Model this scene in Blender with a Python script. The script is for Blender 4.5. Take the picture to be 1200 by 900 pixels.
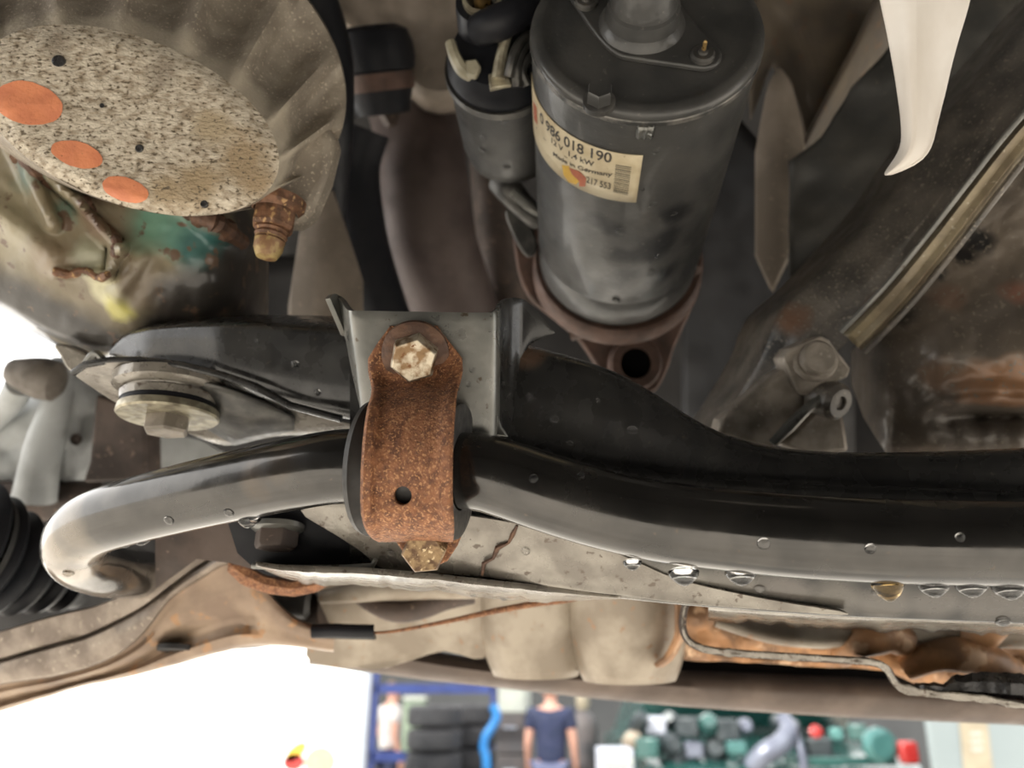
import bpy, bmesh, math, random
from mathutils import Vector, Matrix, noise
from mathutils.bvhtree import BVHTree
random.seed(7)
for o in list(bpy.data.objects): bpy.data.objects.remove(o)
SC = bpy.context.scene
COL = SC.collection

# ---------------------------------------------------------------- camera, world, light, exposure
F = 900.0                                   # focal length in pixels of the 1200x900 frame
PITCH = math.radians(22)
CAMZ = 1.60
cd = bpy.data.cameras.new('camera'); cam = bpy.data.objects.new('camera', cd); COL.objects.link(cam)
cam.location = (0, 0, CAMZ); cam.rotation_euler = (math.radians(90) + PITCH, 0, 0)
cd.sensor_width = 36; cd.lens = 27; cd.clip_start = .005; cd.clip_end = 200
cd.dof.use_dof = True; cd.dof.focus_distance = .222; cd.dof.aperture_fstop = 11.0
SC.camera = cam
w = bpy.data.worlds.new('overcast_sky'); SC.world = w; w.use_nodes = True
w.node_tree.nodes['Background'].inputs[0].default_value = (1.0, .985, .96, 1)
w.node_tree.nodes['Background'].inputs[1].default_value = 1.6
sd = bpy.data.lights.new('sun', 'SUN'); sd.energy = 3.2; sd.angle = math.radians(3); sd.color = (1, .95, .86)
sun = bpy.data.objects.new('sun', sd); COL.objects.link(sun)
sun.rotation_euler = (math.radians(38), math.radians(-38), 0)
SC.view_settings.view_transform = 'Standard'; SC.view_settings.look = 'None'
SC.view_settings.gamma = 1; SC.view_settings.use_curve_mapping = False
SC.view_settings.exposure = 1.0

# ---------------------------------------------------------------- layout helpers
RM = cam.rotation_euler.to_matrix(); CAM = Vector(cam.location)
RIGHT = RM @ Vector((1, 0, 0)); UP = RM @ Vector((0, 1, 0)); FWD = RM @ Vector((0, 0, -1))
def P(x, y, d): return CAM + RIGHT * ((x - 600) / F * d) + UP * ((450 - y) / F * d) + FWD * d
def ray(x, y): return (RIGHT * ((x - 600) / F) + UP * ((450 - y) / F) + FWD).normalized()
def G(x, y, Y):                              # the point of that line of sight at world distance Y
    r = ray(x, y); return CAM + r * (Y / r.y)
def lerp(a, b, t): return a + (b - a) * t
def interp(tab, x):
    if x <= tab[0][0]: return tab[0][1]
    for (x0, y0), (x1, y1) in zip(tab, tab[1:]):
        if x <= x1: return lerp(y0, y1, (x - x0) / (x1 - x0))
    return tab[-1][1]
def sinterp(tab, x):                         # smooth (Catmull-Rom) table lookup
    n = len(tab)
    if x <= tab[0][0]: return tab[0][1]
    if x >= tab[-1][0]: return tab[-1][1]
    for i in range(n - 1):
        if x <= tab[i+1][0]:
            t = (x - tab[i][0]) / (tab[i+1][0] - tab[i][0])
            p0 = tab[max(i-1, 0)][1]; p1 = tab[i][1]; p2 = tab[i+1][1]; p3 = tab[min(i+2, n-1)][1]
            return .5 * (2*p1 + (p2-p0)*t + (2*p0-5*p1+4*p2-p3)*t*t + (3*p1-p0-3*p2+p3)*t**3)
def cr(pts, n, closed=False):                # Catmull-Rom resample of tuples or vectors
    pts = [Vector(p) for p in pts]; m = len(pts); out = []
    segs = m if closed else m - 1
    for i in range(segs):
        g = (lambda k: pts[k % m]) if closed else (lambda k: pts[min(max(k, 0), m-1)])
        p0, p1, p2, p3 = g(i-1), g(i), g(i+1), g(i+2)
        for j in range(n):
            t = j / n
            out.append(.5 * (2*p1 + (p2-p0)*t + (2*p0-5*p1+4*p2-p3)*t*t + (3*p1-p0-3*p2+p3)*t**3))
    if not closed: out.append(pts[-1].copy())
    return out

# ---------------------------------------------------------------- mesh builders: each returns (verts, faces)
def join(*ms):
    V, Fa = [], []
    for v, f in ms:
        o = len(V); V += list(v); Fa += [tuple(i + o for i in q) for q in f]
    return V, Fa
def loft(secs, closed=False, cap=False, ring=False):
    n = len(secs[0]); m = len(secs); V = [p for s in secs for p in s]; Fa = []
    for i in range(m if ring else m - 1):
        for j in range(n if closed else n - 1):
            a, b = i*n + j, i*n + (j+1) % n
            i2 = (i+1) % m
            Fa.append((a, b, i2*n + (j+1) % n, i2*n + j))
    if cap:
        Fa.append(tuple(range(n))); Fa.append(tuple((m-1)*n + k for k in range(n)))
    return V, Fa
def frame(d):
    d = d.normalized(); a = RIGHT if abs(d.dot(RIGHT)) < .8 else UP
    e1 = (a - d * a.dot(d)).normalized(); return e1, d.cross(e1)
def tube(pts, r, seg=16, cap=True, squash=None):
    pts = [Vector(p) for p in pts]; n = len(pts)
    rs = r if isinstance(r, (list, tuple)) else [r] * n
    if len(rs) != n: rs = [interp([(k/(len(rs)-1), q) for k, q in enumerate(rs)], i/(n-1)) for i in range(n)]
    secs = []; e1 = None
    for i, p in enumerate(pts):
        d = (pts[min(i+1, n-1)] - pts[max(i-1, 0)]).normalized()
        if e1 is None: e1, e2 = frame(d)
        else:
            e1 = (e1 - d * e1.dot(d)).normalized(); e2 = d.cross(e1)
        secs.append([p + (e1 * math.cos(2*math.pi*k/seg) + e2 * math.sin(2*math.pi*k/seg)) * rs[i] for k in range(seg)])
    return loft(secs, True, cap)
def lathe(O, D, prof, seg=32, a0=0, a1=2*math.pi, cap=False):   # prof: (distance along D, radius)
    D = D.normalized(); e1, e2 = frame(D); full = abs(a1 - a0 - 2*math.pi) < 1e-6
    n = seg if full else seg + 1
    secs = [[O + D*s + (e1*math.cos(a0+(a1-a0)*k/seg) + e2*math.sin(a0+(a1-a0)*k/seg)) * (1e-6 if abs(r - .001) < 1e-9 or r < .0002 else r) for k in range(n)] for s, r in prof]
    return loft(secs, full, cap)
def hexa(O, D, af, h, ch=.12, rot=0):                            # hexagon head with a turned chamfer
    e1, e2 = frame(D); D = D.normalized(); R_ = af / math.sqrt(3); secs = []
    for s, k in ((0, 1), (h*(1-ch*1.4), 1), (h, 1-ch*.9), (h*.97, .55), (h*.97, .001)):
        secs.append([O + D*s + (e1*math.cos(rot+math.pi/3*i) + e2*math.sin(rot+math.pi/3*i)) * R_*k for i in range(6)])
    return loft(secs, True)
def slab(front, off):                                            # outline extruded by a vector
    n = len(front); V = list(front) + [p + off for p in front]
    Fa = [tuple(range(n)), tuple(range(2*n-1, n-1, -1))] + [(i, (i+1) % n, n+(i+1) % n, n+i) for i in range(n)]
    return V, Fa
def plate(outline, wf, th, n=4, smooth=True, d=None):            # outline in pixels, wf gives the depth there
    pts = [(x, y, 0) for x, y in outline]
    if smooth: pts = cr(pts, n, True)
    return slab([P(p[0], p[1], wf(p[0], p[1])) for p in pts], (d or FWD) * th)
def box(c, sx, sy, sz, rz=0):
    c = Vector(c); m = Matrix.Rotation(rz, 3, 'Z')
    V = [c + m @ Vector((x*sx/2, y*sy/2, z*sz/2)) for x in (-1, 1) for y in (-1, 1) for z in (-1, 1)]
    return V, [(0,1,3,2), (4,6,7,5), (0,4,5,1), (2,3,7,6), (0,2,6,4), (1,5,7,3)]
def relief(x0, x1, nx, ytop, ybot, ny, wf):                      # surface between two edge curves, real depth wf(x, y, v)
    secs = []
    for i in range(nx + 1):
        x = lerp(x0, x1, i/nx); a, b = ytop(x), ybot(x)
        secs.append([P(x, lerp(a, b, j/ny), wf(x, lerp(a, b, j/ny), j/ny)) for j in range(ny + 1)])
    return loft(secs)
def nz(x, y, s, seed=0): return noise.fractal(Vector((x*s, y*s, seed*7.3)), 1.0, 2.0, 4)

# ---------------------------------------------------------------- materials
MATS = {}
def mat(name, c1, c2=None, rough=.5, metal=0, scale=60, lo=.4, hi=.6, c3=None, s3=300, t3=.62, bump=.15, bscale=400,
        coat=0, rvar=.12, blots=(), stretch=(1, 1, 1), detail=6, spec=.5, origin=(0, 0, 0)):
    m = bpy.data.materials.new(name); m.use_nodes = True; nt = m.node_tree; N = nt.nodes; L = nt.links
    b = N['Principled BSDF']; b.inputs['Metallic'].default_value = metal; b.inputs['Roughness'].default_value = rough
    b.inputs['Specular IOR Level'].default_value = spec
    if coat: b.inputs['Coat Weight'].default_value = coat; b.inputs['Coat Roughness'].default_value = .08
    tc = N.new('ShaderNodeTexCoord'); mp = N.new('ShaderNodeMapping'); mp.inputs['Scale'].default_value = stretch
    L.new(tc.outputs['Object'], mp.inputs['Vector'])
    def noi(s, det=6):
        t = N.new('ShaderNodeTexNoise'); t.inputs['Scale'].default_value = s; t.inputs['Detail'].default_value = det
        L.new(mp.outputs[0], t.inputs['Vector']); return t.outputs['Fac']
    def rng(src, a, c, to0=0, to1=1):
        r = N.new('ShaderNodeMapRange'); r.inputs[1].default_value = a; r.inputs[2].default_value = c
        r.inputs[3].default_value = to0; r.inputs[4].default_value = to1; L.new(src, r.inputs[0]); return r.outputs[0]
    def mix(f, a, c):
        x = N.new('ShaderNodeMix'); x.data_type = 'RGBA'
        L.new(f, x.inputs[0]) if not isinstance(f, float) else None
        for sock, v in ((6, a), (7, c)):
            if isinstance(v, tuple): x.inputs[sock].default_value = (*v, 1)
            else: L.new(v, x.inputs[sock])
        return x.outputs[2]
    c2 = c2 or tuple(q * .6 for q in c1)
    n1 = noi(scale, detail)
    col = mix(rng(n1, lo, hi), c1, c2)
    for ctr, rad, c, soft in blots:            # ragged patches of paint, oil, corrosion, or painted-in light and shade
        g = N.new('ShaderNodeVectorMath'); g.operation = 'DISTANCE'; g.inputs[1].default_value = Vector(ctr) - Vector(origin)
        L.new(tc.outputs['Object'], g.inputs[0])
        a = N.new('ShaderNodeMath'); a.operation = 'MULTIPLY_ADD'; a.inputs[1].default_value = rad * 1.6 * soft; L.new(noi(.6/rad, 5), a.inputs[0])
        L.new(g.outputs['Value'], a.inputs[2])
        col = mix(rng(a.outputs[0], rad*(1 + .8*soft)*.75, rad*(1 + .8*soft)*1.15, 1, 0), col, c)
    if c3: col = mix(rng(noi(s3, 4), t3, t3 + .06), col, c3)
    L.new(col, b.inputs['Base Color'])
    if rvar: L.new(rng(noi(scale*1.7), .3, .7, max(rough - rvar, .03), min(rough + rvar, 1)), b.inputs['Roughness'])
    if bump:
        bn = N.new('ShaderNodeBump'); bn.inputs['Strength'].default_value = bump; bn.inputs['Distance'].default_value = .0008
        L.new(noi(bscale, 5), bn.inputs['Height']); L.new(bn.outputs[0], b.inputs['Normal'])
    MATS[name] = m; return m
def glass(name, c, rough=0.0, ior=1.33):
    m = bpy.data.materials.new(name); m.use_nodes = True; b = m.node_tree.nodes['Principled BSDF']
    b.inputs['Base Color'].default_value = (*c, 1); b.inputs['Transmission Weight'].default_value = 1
    b.inputs['Roughness'].default_value = rough; b.inputs['IOR'].default_value = ior
    t = m.node_tree; n = t.nodes.new('ShaderNodeTexNoise'); n.inputs['Scale'].default_value = 900
    bp = t.nodes.new('ShaderNodeBump'); bp.inputs['Strength'].default_value = .02; bp.inputs['Distance'].default_value = .0003
    t.links.new(n.outputs['Fac'], bp.inputs['Height']); t.links.new(bp.outputs[0], b.inputs['Normal'])
    MATS[name] = m; return m

mat('black_paint', (.020, .0195, .019), (.031, .030, .028), .27, .15, 90, c3=(.10, .088, .07), s3=420, t3=.69, bump=.05, bscale=250, coat=.25, spec=.4)
mat('bracket_steel', (.155, .155, .142), (.215, .21, .19), .34, .55, 70, c3=(.09, .07, .05), s3=350, t3=.66, bump=.08, coat=.2)
mat('rust', (.27, .115, .052), (.12, .048, .024), .72, .15, 420, .36, .64, c3=(.42, .215, .10), s3=1500, t3=.56, bump=.5, bscale=1300)
mat('worn_bolt', (.52, .455, .35), (.20, .125, .065), .42, .75, 330, .42, .60, c3=(.15, .07, .03), s3=600, t3=.62, bump=.3, bscale=500)
mat('rubber', (.028, .027, .026), (.04, .038, .036), .5, 0, 200, bump=.12, bscale=300)
mat('black_rubber', (.009, .010, .013), (.014, .014, .017), .5, 0, 60, bump=.1, spec=.25)
mat('starter_steel', (.12, .115, .105), (.06, .058, .055), .4, .6, 120, bump=.12)
mat('worn_rim', (.17, .16, .145), (.05, .05, .048), .45, .5, 160, .40, .60, bump=.2)
mat('hole_shade', (.004, .004, .004), (.005, .005, .005), .9, 0, 60, bump=0, spec=.05)
mat('brass', (.42, .28, .11), (.25, .16, .07), .35, .8, 200, bump=.05)
mat('plated', (.46, .42, .31), (.25, .22, .16), .4, .6, 200, bump=.15)
mat('tan_plastic', (.37, .34, .25), (.22, .20, .14), .4, 0, 100, bump=.1)
mat('label_paper', (.62, .53, .36), (.50, .41, .26), .45, 0, 90, c3=(.30, .22, .12), s3=400, t3=.68, bump=.03)
mat('ink', (.035, .03, .025), (.06, .05, .04), .6, 0, 200, bump=0)
mat('ink_red', (.45, .13, .06), (.36, .10, .05), .6, 0, 200, bump=0)
mat('ink_yellow', (.62, .38, .04), (.54, .32, .04), .6, 0, 200, bump=0)

mat('orange_paint', (.74, .27, .13), (.64, .22, .11), .55, 0, 150, c3=(.42, .16, .08), s3=800, t3=.68, bump=.25, bscale=700)
mat('dark_rust', (.13, .068, .040), (.075, .04, .026), .6, .25, 300, bump=.35, bscale=600)
mat('old_bolt', (.26, .175, .09), (.10, .055, .028), .45, .5, 420, .42, .6, c3=(.55, .43, .26), s3=800, t3=.60, bump=.5, bscale=600)
mat('rusty_nut', (.20, .10, .055), (.10, .05, .028), .6, .25, 300, c3=(.42, .26, .12), s3=500, t3=.6, bump=.5, bscale=500)
mat('pale_stud', (.42, .31, .13), (.24, .13, .065), .5, .2, 300, bump=.3)
mat('brown_steel', (.10, .073, .060), (.062, .047, .040), .62, .25, 60, c3=(.22, .16, .12), s3=260, t3=.64, bump=.2)
mat('exhaust', (.11, .083, .074), (.066, .047, .043), .55, .3, 30, bump=.15)
mat('engine_block', (.016, .0145, .0145), (.010, .0095, .010), .6, .1, 30, bump=.2)
mat('housing', (.29, .24, .195), (.20, .165, .13), .6, .15, 40, c3=(.28, .23, .18), s3=300, t3=.62, bump=.2)
mat('flange_cast', (.135, .078, .058), (.085, .052, .04), .55, .25, 90, bump=.25)
mat('control_arm', (.34, .25, .175), (.20, .14, .10), .42, .45, 45, .36, .66, c3=(.33, .19, .10), s3=130, t3=.62, bump=.2, coat=.1)
mat('arm_flange', (.33, .275, .225), (.20, .16, .13), .5, .3, 80, c3=(.42, .36, .29), s3=420, t3=.62, bump=.25)
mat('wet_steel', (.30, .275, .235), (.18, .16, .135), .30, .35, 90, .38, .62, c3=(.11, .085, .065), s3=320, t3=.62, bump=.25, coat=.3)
mat('tan_steel', (.40, .345, .275), (.26, .215, .165), .5, .2, 50, c3=(.33, .20, .12), s3=200, t3=.64, bump=.2)
mat('beam_brown', (.135, .10, .08), (.09, .066, .053), .5, .15, 40, bump=.12)
mat('orange_casting', (.46, .24, .11), (.21, .115, .06), .5, .15, 70, c3=(.60, .40, .25), s3=90, t3=.58, bump=.5, bscale=150)
mat('sealant', (.018, .017, .017), (.035, .033, .032), .3, 0, 200, bump=.5)
mat('pale_casting', (.50, .52, .52), (.38, .39, .385), .5, 0, 40, bump=.1)
mat('grey_knob', (.20, .175, .15), (.13, .11, .09), .6, 0, 90, bump=.2)
mat('seam_tan', (.30, .245, .155), (.19, .15, .095), .45, .1, 90, c3=(.46, .41, .31), s3=500, t3=.64, bump=.3)
mat('underbody', (.098, .078, .060), (.065, .054, .045), .5, .1, 50, c3=(.14, .115, .09), s3=380, t3=.60, bump=.28, bscale=500, coat=.15)
mat('floor_pan', (.042, .041, .037), (.060, .056, .048), .55, 0, 40, c3=(.10, .09, .07), s3=420, t3=.66, bump=.2)
mat('tunnel_brown', (.165, .13, .092), (.115, .095, .075), .6, .05, 40, c3=(.17, .11, .07), s3=100, t3=.6, bump=.2)
mat('mount_cast', (.36, .315, .265), (.23, .20, .165), .5, .25, 120, c3=(.42, .38, .32), s3=420, t3=.64, bump=.4, bscale=400)
mat('white_plastic', (.72, .68, .63), (.62, .57, .51), .5, 0, 30, bump=.08)
mat('concrete', (.56, .525, .47), (.48, .445, .395), .7, 0, 2.0, bump=.1, bscale=30)
mat('white_wall', (.86, .86, .85), (.82, .82, .81), .5, 0, 1.0, bump=.02, bscale=20)
mat('pale_van', (.165, .195, .20), (.15, .18, .185), .4, 0, 1, bump=0)
mat('pale_green', (.20, .25, .18), (.15, .2, .14), .6, 0, 4, bump=0)
mat('pale_blue', (.62, .74, .78), (.56, .68, .74), .5, 0, 2, bump=.0)
mat('blue_steel', (.02, .04, .17), (.018, .03, .13), .45, 0, 3, bump=.0)
mat('light_post', (.42, .45, .52), (.36, .38, .44), .5, .2, 3, bump=0)
mat('tyre', (.012, .012, .015), (.02, .02, .023), .7, 0, 8, bump=.2, bscale=60)
mat('blue_hose', (.015, .16, .42), (.01, .12, .34), .4, 0, 5, bump=0)
mat('cardboard_white', (.36, .38, .34), (.31, .33, .30), .6, 0, 4, bump=0)
mat('dark_bin', (.045, .045, .05), (.07, .06, .06), .6, 0, 4, bump=0)
mat('navy_cloth', (.010, .016, .045), (.014, .02, .055), .85, 0, 10, bump=.2, bscale=60)
mat('blue_jeans', (.10, .115, .19), (.075, .085, .15), .85, 0, 10, bump=.2, bscale=60)
mat('skin', (.40, .215, .16), (.34, .18, .13), .5, 0, 12, bump=0)
mat('hair', (.10, .06, .035), (.06, .04, .025), .7, 0, 30, bump=.3, bscale=80)
mat('white_cloth', (.40, .38, .37), (.33, .31, .31), .85, 0, 10, bump=.2, bscale=60)
mat('green_car', (.02, .085, .075), (.016, .06, .055), .28, .2, 3, bump=0, coat=.6)
mat('car_glass', (.07, .19, .18), (.045, .13, .125), .08, .3, 3, bump=0)
mat('red_lamp', (.36, .018, .014), (.28, .012, .01), .25, 0, 9, bump=0, coat=.5)
mat('engine_dark', (.02, .028, .032), (.045, .055, .06), .4, .3, 20, bump=.3, bscale=40)
mat('silver_hose', (.15, .165, .21), (.11, .12, .16), .35, .4, 9, bump=.1)
mat('workshop_wall', (.04, .043, .045), (.03, .032, .034), .8, 0, 1, bump=0)
mat('cream_print', (.26, .225, .16), (.22, .19, .135), .6, 0, 8, bump=0)
glass('water', (1, 1, 1)); glass('amber_water', (1.0, .68, .28))

# ---------------------------------------------------------------- things and parts
BV = {}
def mesh_of(vf, loc, smooth=True, angle=35, flip=False):
    V, Fa = vf; me = bpy.data.meshes.new('mesh'); me.from_pydata([tuple(Vector(v) - loc) for v in V], [], Fa)
    bm = bmesh.new(); bm.from_mesh(me); bmesh.ops.remove_doubles(bm, verts=bm.verts, dist=4e-6)
    bmesh.ops.recalc_face_normals(bm, faces=bm.faces); bm.to_mesh(me); bm.free()
    if smooth:
        me.polygons.foreach_set('use_smooth', [True] * len(me.polygons)); me.set_sharp_from_angle(angle=math.radians(angle))
    me.update(); return me
def tag(o, label, cat, group=None):
    o['label'] = label; o['category'] = cat
    if group: o['group'] = group
    return o
def thing(name, label, cat, loc, group=None):
    o = bpy.data.objects.new(name, None); COL.objects.link(o); o.location = loc; o.empty_display_size = .02
    return tag(o, label, cat, group)
def root_of(o):
    while o.parent: o = o.parent
    return o
def finish(o, bevel=0, solid=0, sub=0, off=0):
    if solid:
        m = o.modifiers.new('solid', 'SOLIDIFY'); m.thickness = solid; m.offset = off
    if bevel:
        m = o.modifiers.new('bevel', 'BEVEL'); m.width = bevel; m.segments = 2; m.limit_method = 'ANGLE'; m.angle_limit = math.radians(40)
        m.harden_normals = False
    if sub:
        m = o.modifiers.new('subdivision', 'SUBSURF'); m.levels = sub; m.render_levels = sub
def part(name, vf, material, parent, smooth=True, bevel=0, solid=0, sub=0, angle=35, label=None, key=None, off=0, kind=None):
    loc = Vector(root_of(parent).location)
    o = bpy.data.objects.new(name, mesh_of(vf, loc, smooth, angle)); COL.objects.link(o); o.parent = parent
    o.data.materials.append(MATS[material]); finish(o, bevel, solid, sub, off)
    if label: o['label'] = label
    if kind: o['kind'] = kind
    if key: BV[key] = BVHTree.FromPolygons(vf[0], vf[1])
    return o
def single(name, vf, material, label, cat, loc, group=None, smooth=True, bevel=0, solid=0, sub=0, angle=35, key=None, off=0):
    loc = Vector(loc)
    o = bpy.data.objects.new(name, mesh_of(vf, loc, smooth, angle)); COL.objects.link(o); o.location = loc
    o.data.materials.append(MATS[material]); finish(o, bevel, solid, sub, off)
    if key: BV[key] = BVHTree.FromPolygons(vf[0], vf[1])
    return tag(o, label, cat, group) if label else o
def struct(name, vf, material, smooth=False, solid=0):
    o = single(name, vf, material, None, None, (0, 0, 0), smooth=smooth, solid=solid); o['kind'] = 'structure'; return o
def hit(key, x, y):
    l, n, i, d = BV[key].ray_cast(CAM, ray(x, y))
    if l is None: return None, None
    if n.dot(ray(x, y)) > 0: n = -n
    return l, n

# ================================================================ the setting: yard, hall, car shell
struct('floor', box((0, 8, -.05), 60, 60, .1), 'concrete')
struct('wall_back', box((2.0, 15.2, 2.0), 22, .2, 4.0), 'workshop_wall')
# engine bay of the lifted car: roof, firewall and right inner wing, all above the camera's eye level
struct('ceiling', box((.20, .55, 2.16), 1.66, 2.4, .22), 'engine_block')
struct('wall_blocker', box((-.15, -.42, 1.82), 2.36, .08, .88), 'engine_block')  # unseen wall added behind the camera to block light and darken reflections
struct('wall_firewall', box((.45, .80, 1.88), 1.45, .03, .40), 'engine_block')
struct('wall_wing', box((.98, .35, 1.95), .03, 1.2, .30), 'floor_pan')

# ================================================================ anti-roll bar
bar_c = [(1330,640,.193),(1200,637,.197),(1080,635,.1985),(1000,632,.200),(920,627,.2015),(850,620,.2035),(790,613,.2055),(740,604,.2075),
         (690,592,.2095),(640,577,.2115),(595,562,.2135),(560,553,.2155),(500,549,.219),(410,546,.2235),(350,554,.228),(300,564,.233),
         (250,575,.238),(200,587,.2435),(150,600,.2495),(112,613,.256),(92,628,.264),(88,645,.275),(100,658,.290),(128,668,.312),(160,672,.345),(185,676,.38)]
BAR = [P(*q) for q in cr(bar_c, 6)]
RB = .0108
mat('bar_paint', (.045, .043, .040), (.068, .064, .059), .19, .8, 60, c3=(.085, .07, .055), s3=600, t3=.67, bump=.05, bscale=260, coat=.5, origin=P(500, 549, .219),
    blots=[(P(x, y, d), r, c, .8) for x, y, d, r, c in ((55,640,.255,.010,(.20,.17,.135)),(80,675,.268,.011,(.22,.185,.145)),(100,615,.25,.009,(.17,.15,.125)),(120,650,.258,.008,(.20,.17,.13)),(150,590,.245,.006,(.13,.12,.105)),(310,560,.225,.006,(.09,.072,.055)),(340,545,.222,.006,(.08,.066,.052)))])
single('anti_roll_bar', tube(BAR, RB, 40), 'bar_paint', 'glossy black tubular anti-roll bar bent round at its left end', 'suspension bar', P(500, 549, .219), key='bar')

# ================================================================ clamp, bushing, bracket
CL = P(487, 549, .219)
bdir = (P(560,553,.2155) - P(410,546,.2235)).normalized()
bc = P(486, 549.5, .2193)
bush = thing('rubber_bushing', 'dark rubber bushing around the black bar, under the rusty clamp', 'bushing', bc)
hw = .0140
part('sleeve', lathe(bc, bdir, [(-hw*.2, RB*1.0),(-hw, RB*1.02),(-hw, .0178),(-hw*.97, .0190),(-hw*.86, .0196),(-hw*.82, .0188),(-hw*.6, .0170),(hw*.78, .0170),(hw*.82, .0191),(hw*.90, .0192),(hw*.97, .0190),(hw, .0176),(hw, RB*1.02),(hw*.2, RB)], 56), 'rubber', bush, key='bush')
clamp = thing('saddle_clamp', 'rusty orange steel saddle clamp over the bushing on the bar', 'clamp', CL)
st = [(382,.2235,458,513),(391,.2235,452,518),(404,.2235,443,528),(421,.2232,433,541),(436,.2228,434,541),(448,.2215,437,538),(457,.2185,438,535.5),(466,.2135,437,533.5),
      (480,.2078,433,531.5),(500,.2035,430,529.5),(525,.2005,427.5,528),(552,.1995,426,527.5),(580,.2003,425.5,527.5),(600,.2010,426,528.5),(613,.2035,428.5,530),(622,.2075,432,531),(628,.2130,437,531),(632,.2185,444,531)]
secs = []
for q in cr([Vector((a, b, 0)) for a, b, c, d in st], 3):
    y = q.x
    xl = interp([(a, c) for a, b, c, d in st], y); xr = interp([(a, d) for a, b, c, d in st], y); wd = q.y
    prof = []
    lipk = interp([(382, 0), (425, .25), (450, .9), (470, 1), (620, 1), (631, .5)], y)
    for u, lift in ((0, .0010), (.02, .0016), (.06, .0014), (.11, .0002), (.2, 0), (.35, 0), (.5, 0), (.65, 0), (.8, 0), (.88, .0002), (.93, .0012), (.98, .0014), (1, .0009)):
        x = lerp(xl, xr, u); prof.append(P(x, y, wd - lift * 1.6 * lipk - (x - 482)*.000053*lipk - .0004*lipk))
    secs.append(prof)
V, Fa = loft(secs)
# open a round hole in the strap near (473, 580)
hc = Vector((473, 580))
def px_of(p):
    q = p - CAM; d = q.dot(FWD); return Vector((600 + q.dot(RIGHT)/d*F, 450 - q.dot(UP)/d*F))
rings = []
bm = bmesh.new(); vs = [bm.verts.new(v) for v in V]
for f in Fa: bm.faces.new([vs[i] for i in f])
for it in range(2):
    near = [e for e in bm.edges if (px_of((e.verts[0].co+e.verts[1].co)/2) - hc).length < 34]
    bmesh.ops.subdivide_edges(bm, edges=near, cuts=1, use_grid_fill=True)
bm.verts.ensure_lookup_table()
kill = [v for v in bm.verts if (px_of(v.co) - hc).length < 9.5]
bmesh.ops.delete(bm, geom=kill, context='VERTS')
for v in bm.verts:
    if v.is_boundary:
        q = px_of(v.co)
        if (q - hc).length < 20:
            d = (q - hc).normalized() * 10.5; w_ = (v.co - CAM).dot(FWD); v.co = P(hc.x + d.x, hc.y + d.y*1.05, w_)
bm.verts.index_update()
strapvf = ([v.co.copy() for v in bm.verts], [tuple(v.index for v in f.verts) for f in bm.faces]); bm.free()
part('strap', strapvf, 'rust', clamp, solid=.0016, key='strap', off=0, angle=50)
part('lower_tab', plate([(447,624),(531,624),(541,628),(536,640),(524,658),(505,667),(488,665),(474,650),(462,633)], lambda x, y: .2222, .0018, smooth=False), 'rust', clamp, bevel=.0006)
def bolt(parent, c, d, af, h, wr, mt, wmt, rot=0, name='bolt', label=None):
    b = part(name, hexa(c, d, af, h, rot=rot), mt, parent, angle=28, bevel=af*.02, label=label)
    if wr: part('washer', lathe(c - d*0, d, [(-.0004, wr*.2), (-.0004, wr), (h*.16, wr*.99), (h*.26, wr*.86), (h*.30, af*.5)], 36), wmt, b)
    return b
facing = -(FWD) 
dtop = (-FWD * 1.0 + UP * -.34 + RIGHT * .03).normalized()
ub = bolt(clamp, P(487, 414, .2225), dtop, .0122, .0076, .0098, 'worn_bolt', 'dark_rust', rot=.30, label='worn bright hexagon bolt head')
bolt(clamp, P(499, 640, .2218), (-FWD + UP*-.12).normalized(), .0112, .0062, .0, 'old_bolt', 'rusty_nut', rot=.1, label='rusted lower hexagon bolt head')

brk = thing('clamp_bracket', 'steel channel bracket, pale with painted-in sheen, with curled lips behind the rusty clamp', 'bracket', P(500, 440, .226))
topc = [(384,350,.2365),(388,345,.2395),(396,346,.2425),(403,353,.2400),(407,359,.2330),(411,363,.2275),(418,364,.2262),(440,364.5,.226),(500,365.5,.226),(560,366.5,.226),(574,366,.2262),(580,364.5,.2275),(583,361,.232),(586,355,.239),(593,350,.245),(603,349,.248),(614,352,.250),(626,362,.251),(638,376,.252),(650,390,.253)]
botc = [(402,392,.2435),(403,393,.244),(405,395,.2445),(408,398,.2435),(414,430,.2385),(423,470,.2315),(429,490,.2285),(445,520,.2275),(500,530,.2275),(555,530,.2275),(572,520,.228),(579,515,.2295),(583,513,.2345),(588,514,.241),(594,508,.245),(598,490,.247),(600,470,.249),(601,450,.250),(602,425,.251),(604,405,.252)]
tc_, bc_ = cr(topc, 3), cr(botc, 3)
chn = [[P(*(a.lerp(b, j/14))) for j in range(15)] for a, b in zip(tc_, bc_)]
part('channel', loft(chn[:37]), 'bracket_steel', brk, solid=.0016, bevel=.0004, key='bracket', angle=50)  # pale colour paints in the wet sheen of the black bracket
part('side_flange', loft(chn[36:]), 'black_paint', brk, solid=.0016, bevel=.0004, angle=50, label='black curved side flange')
part('lower_gusset', plate([(545,498),(566,480),(578,470),(588,500),(596,512),(560,508)], lambda x, y: .2295, .002, smooth=False), 'bracket_steel', brk, bevel=.0005)

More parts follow.
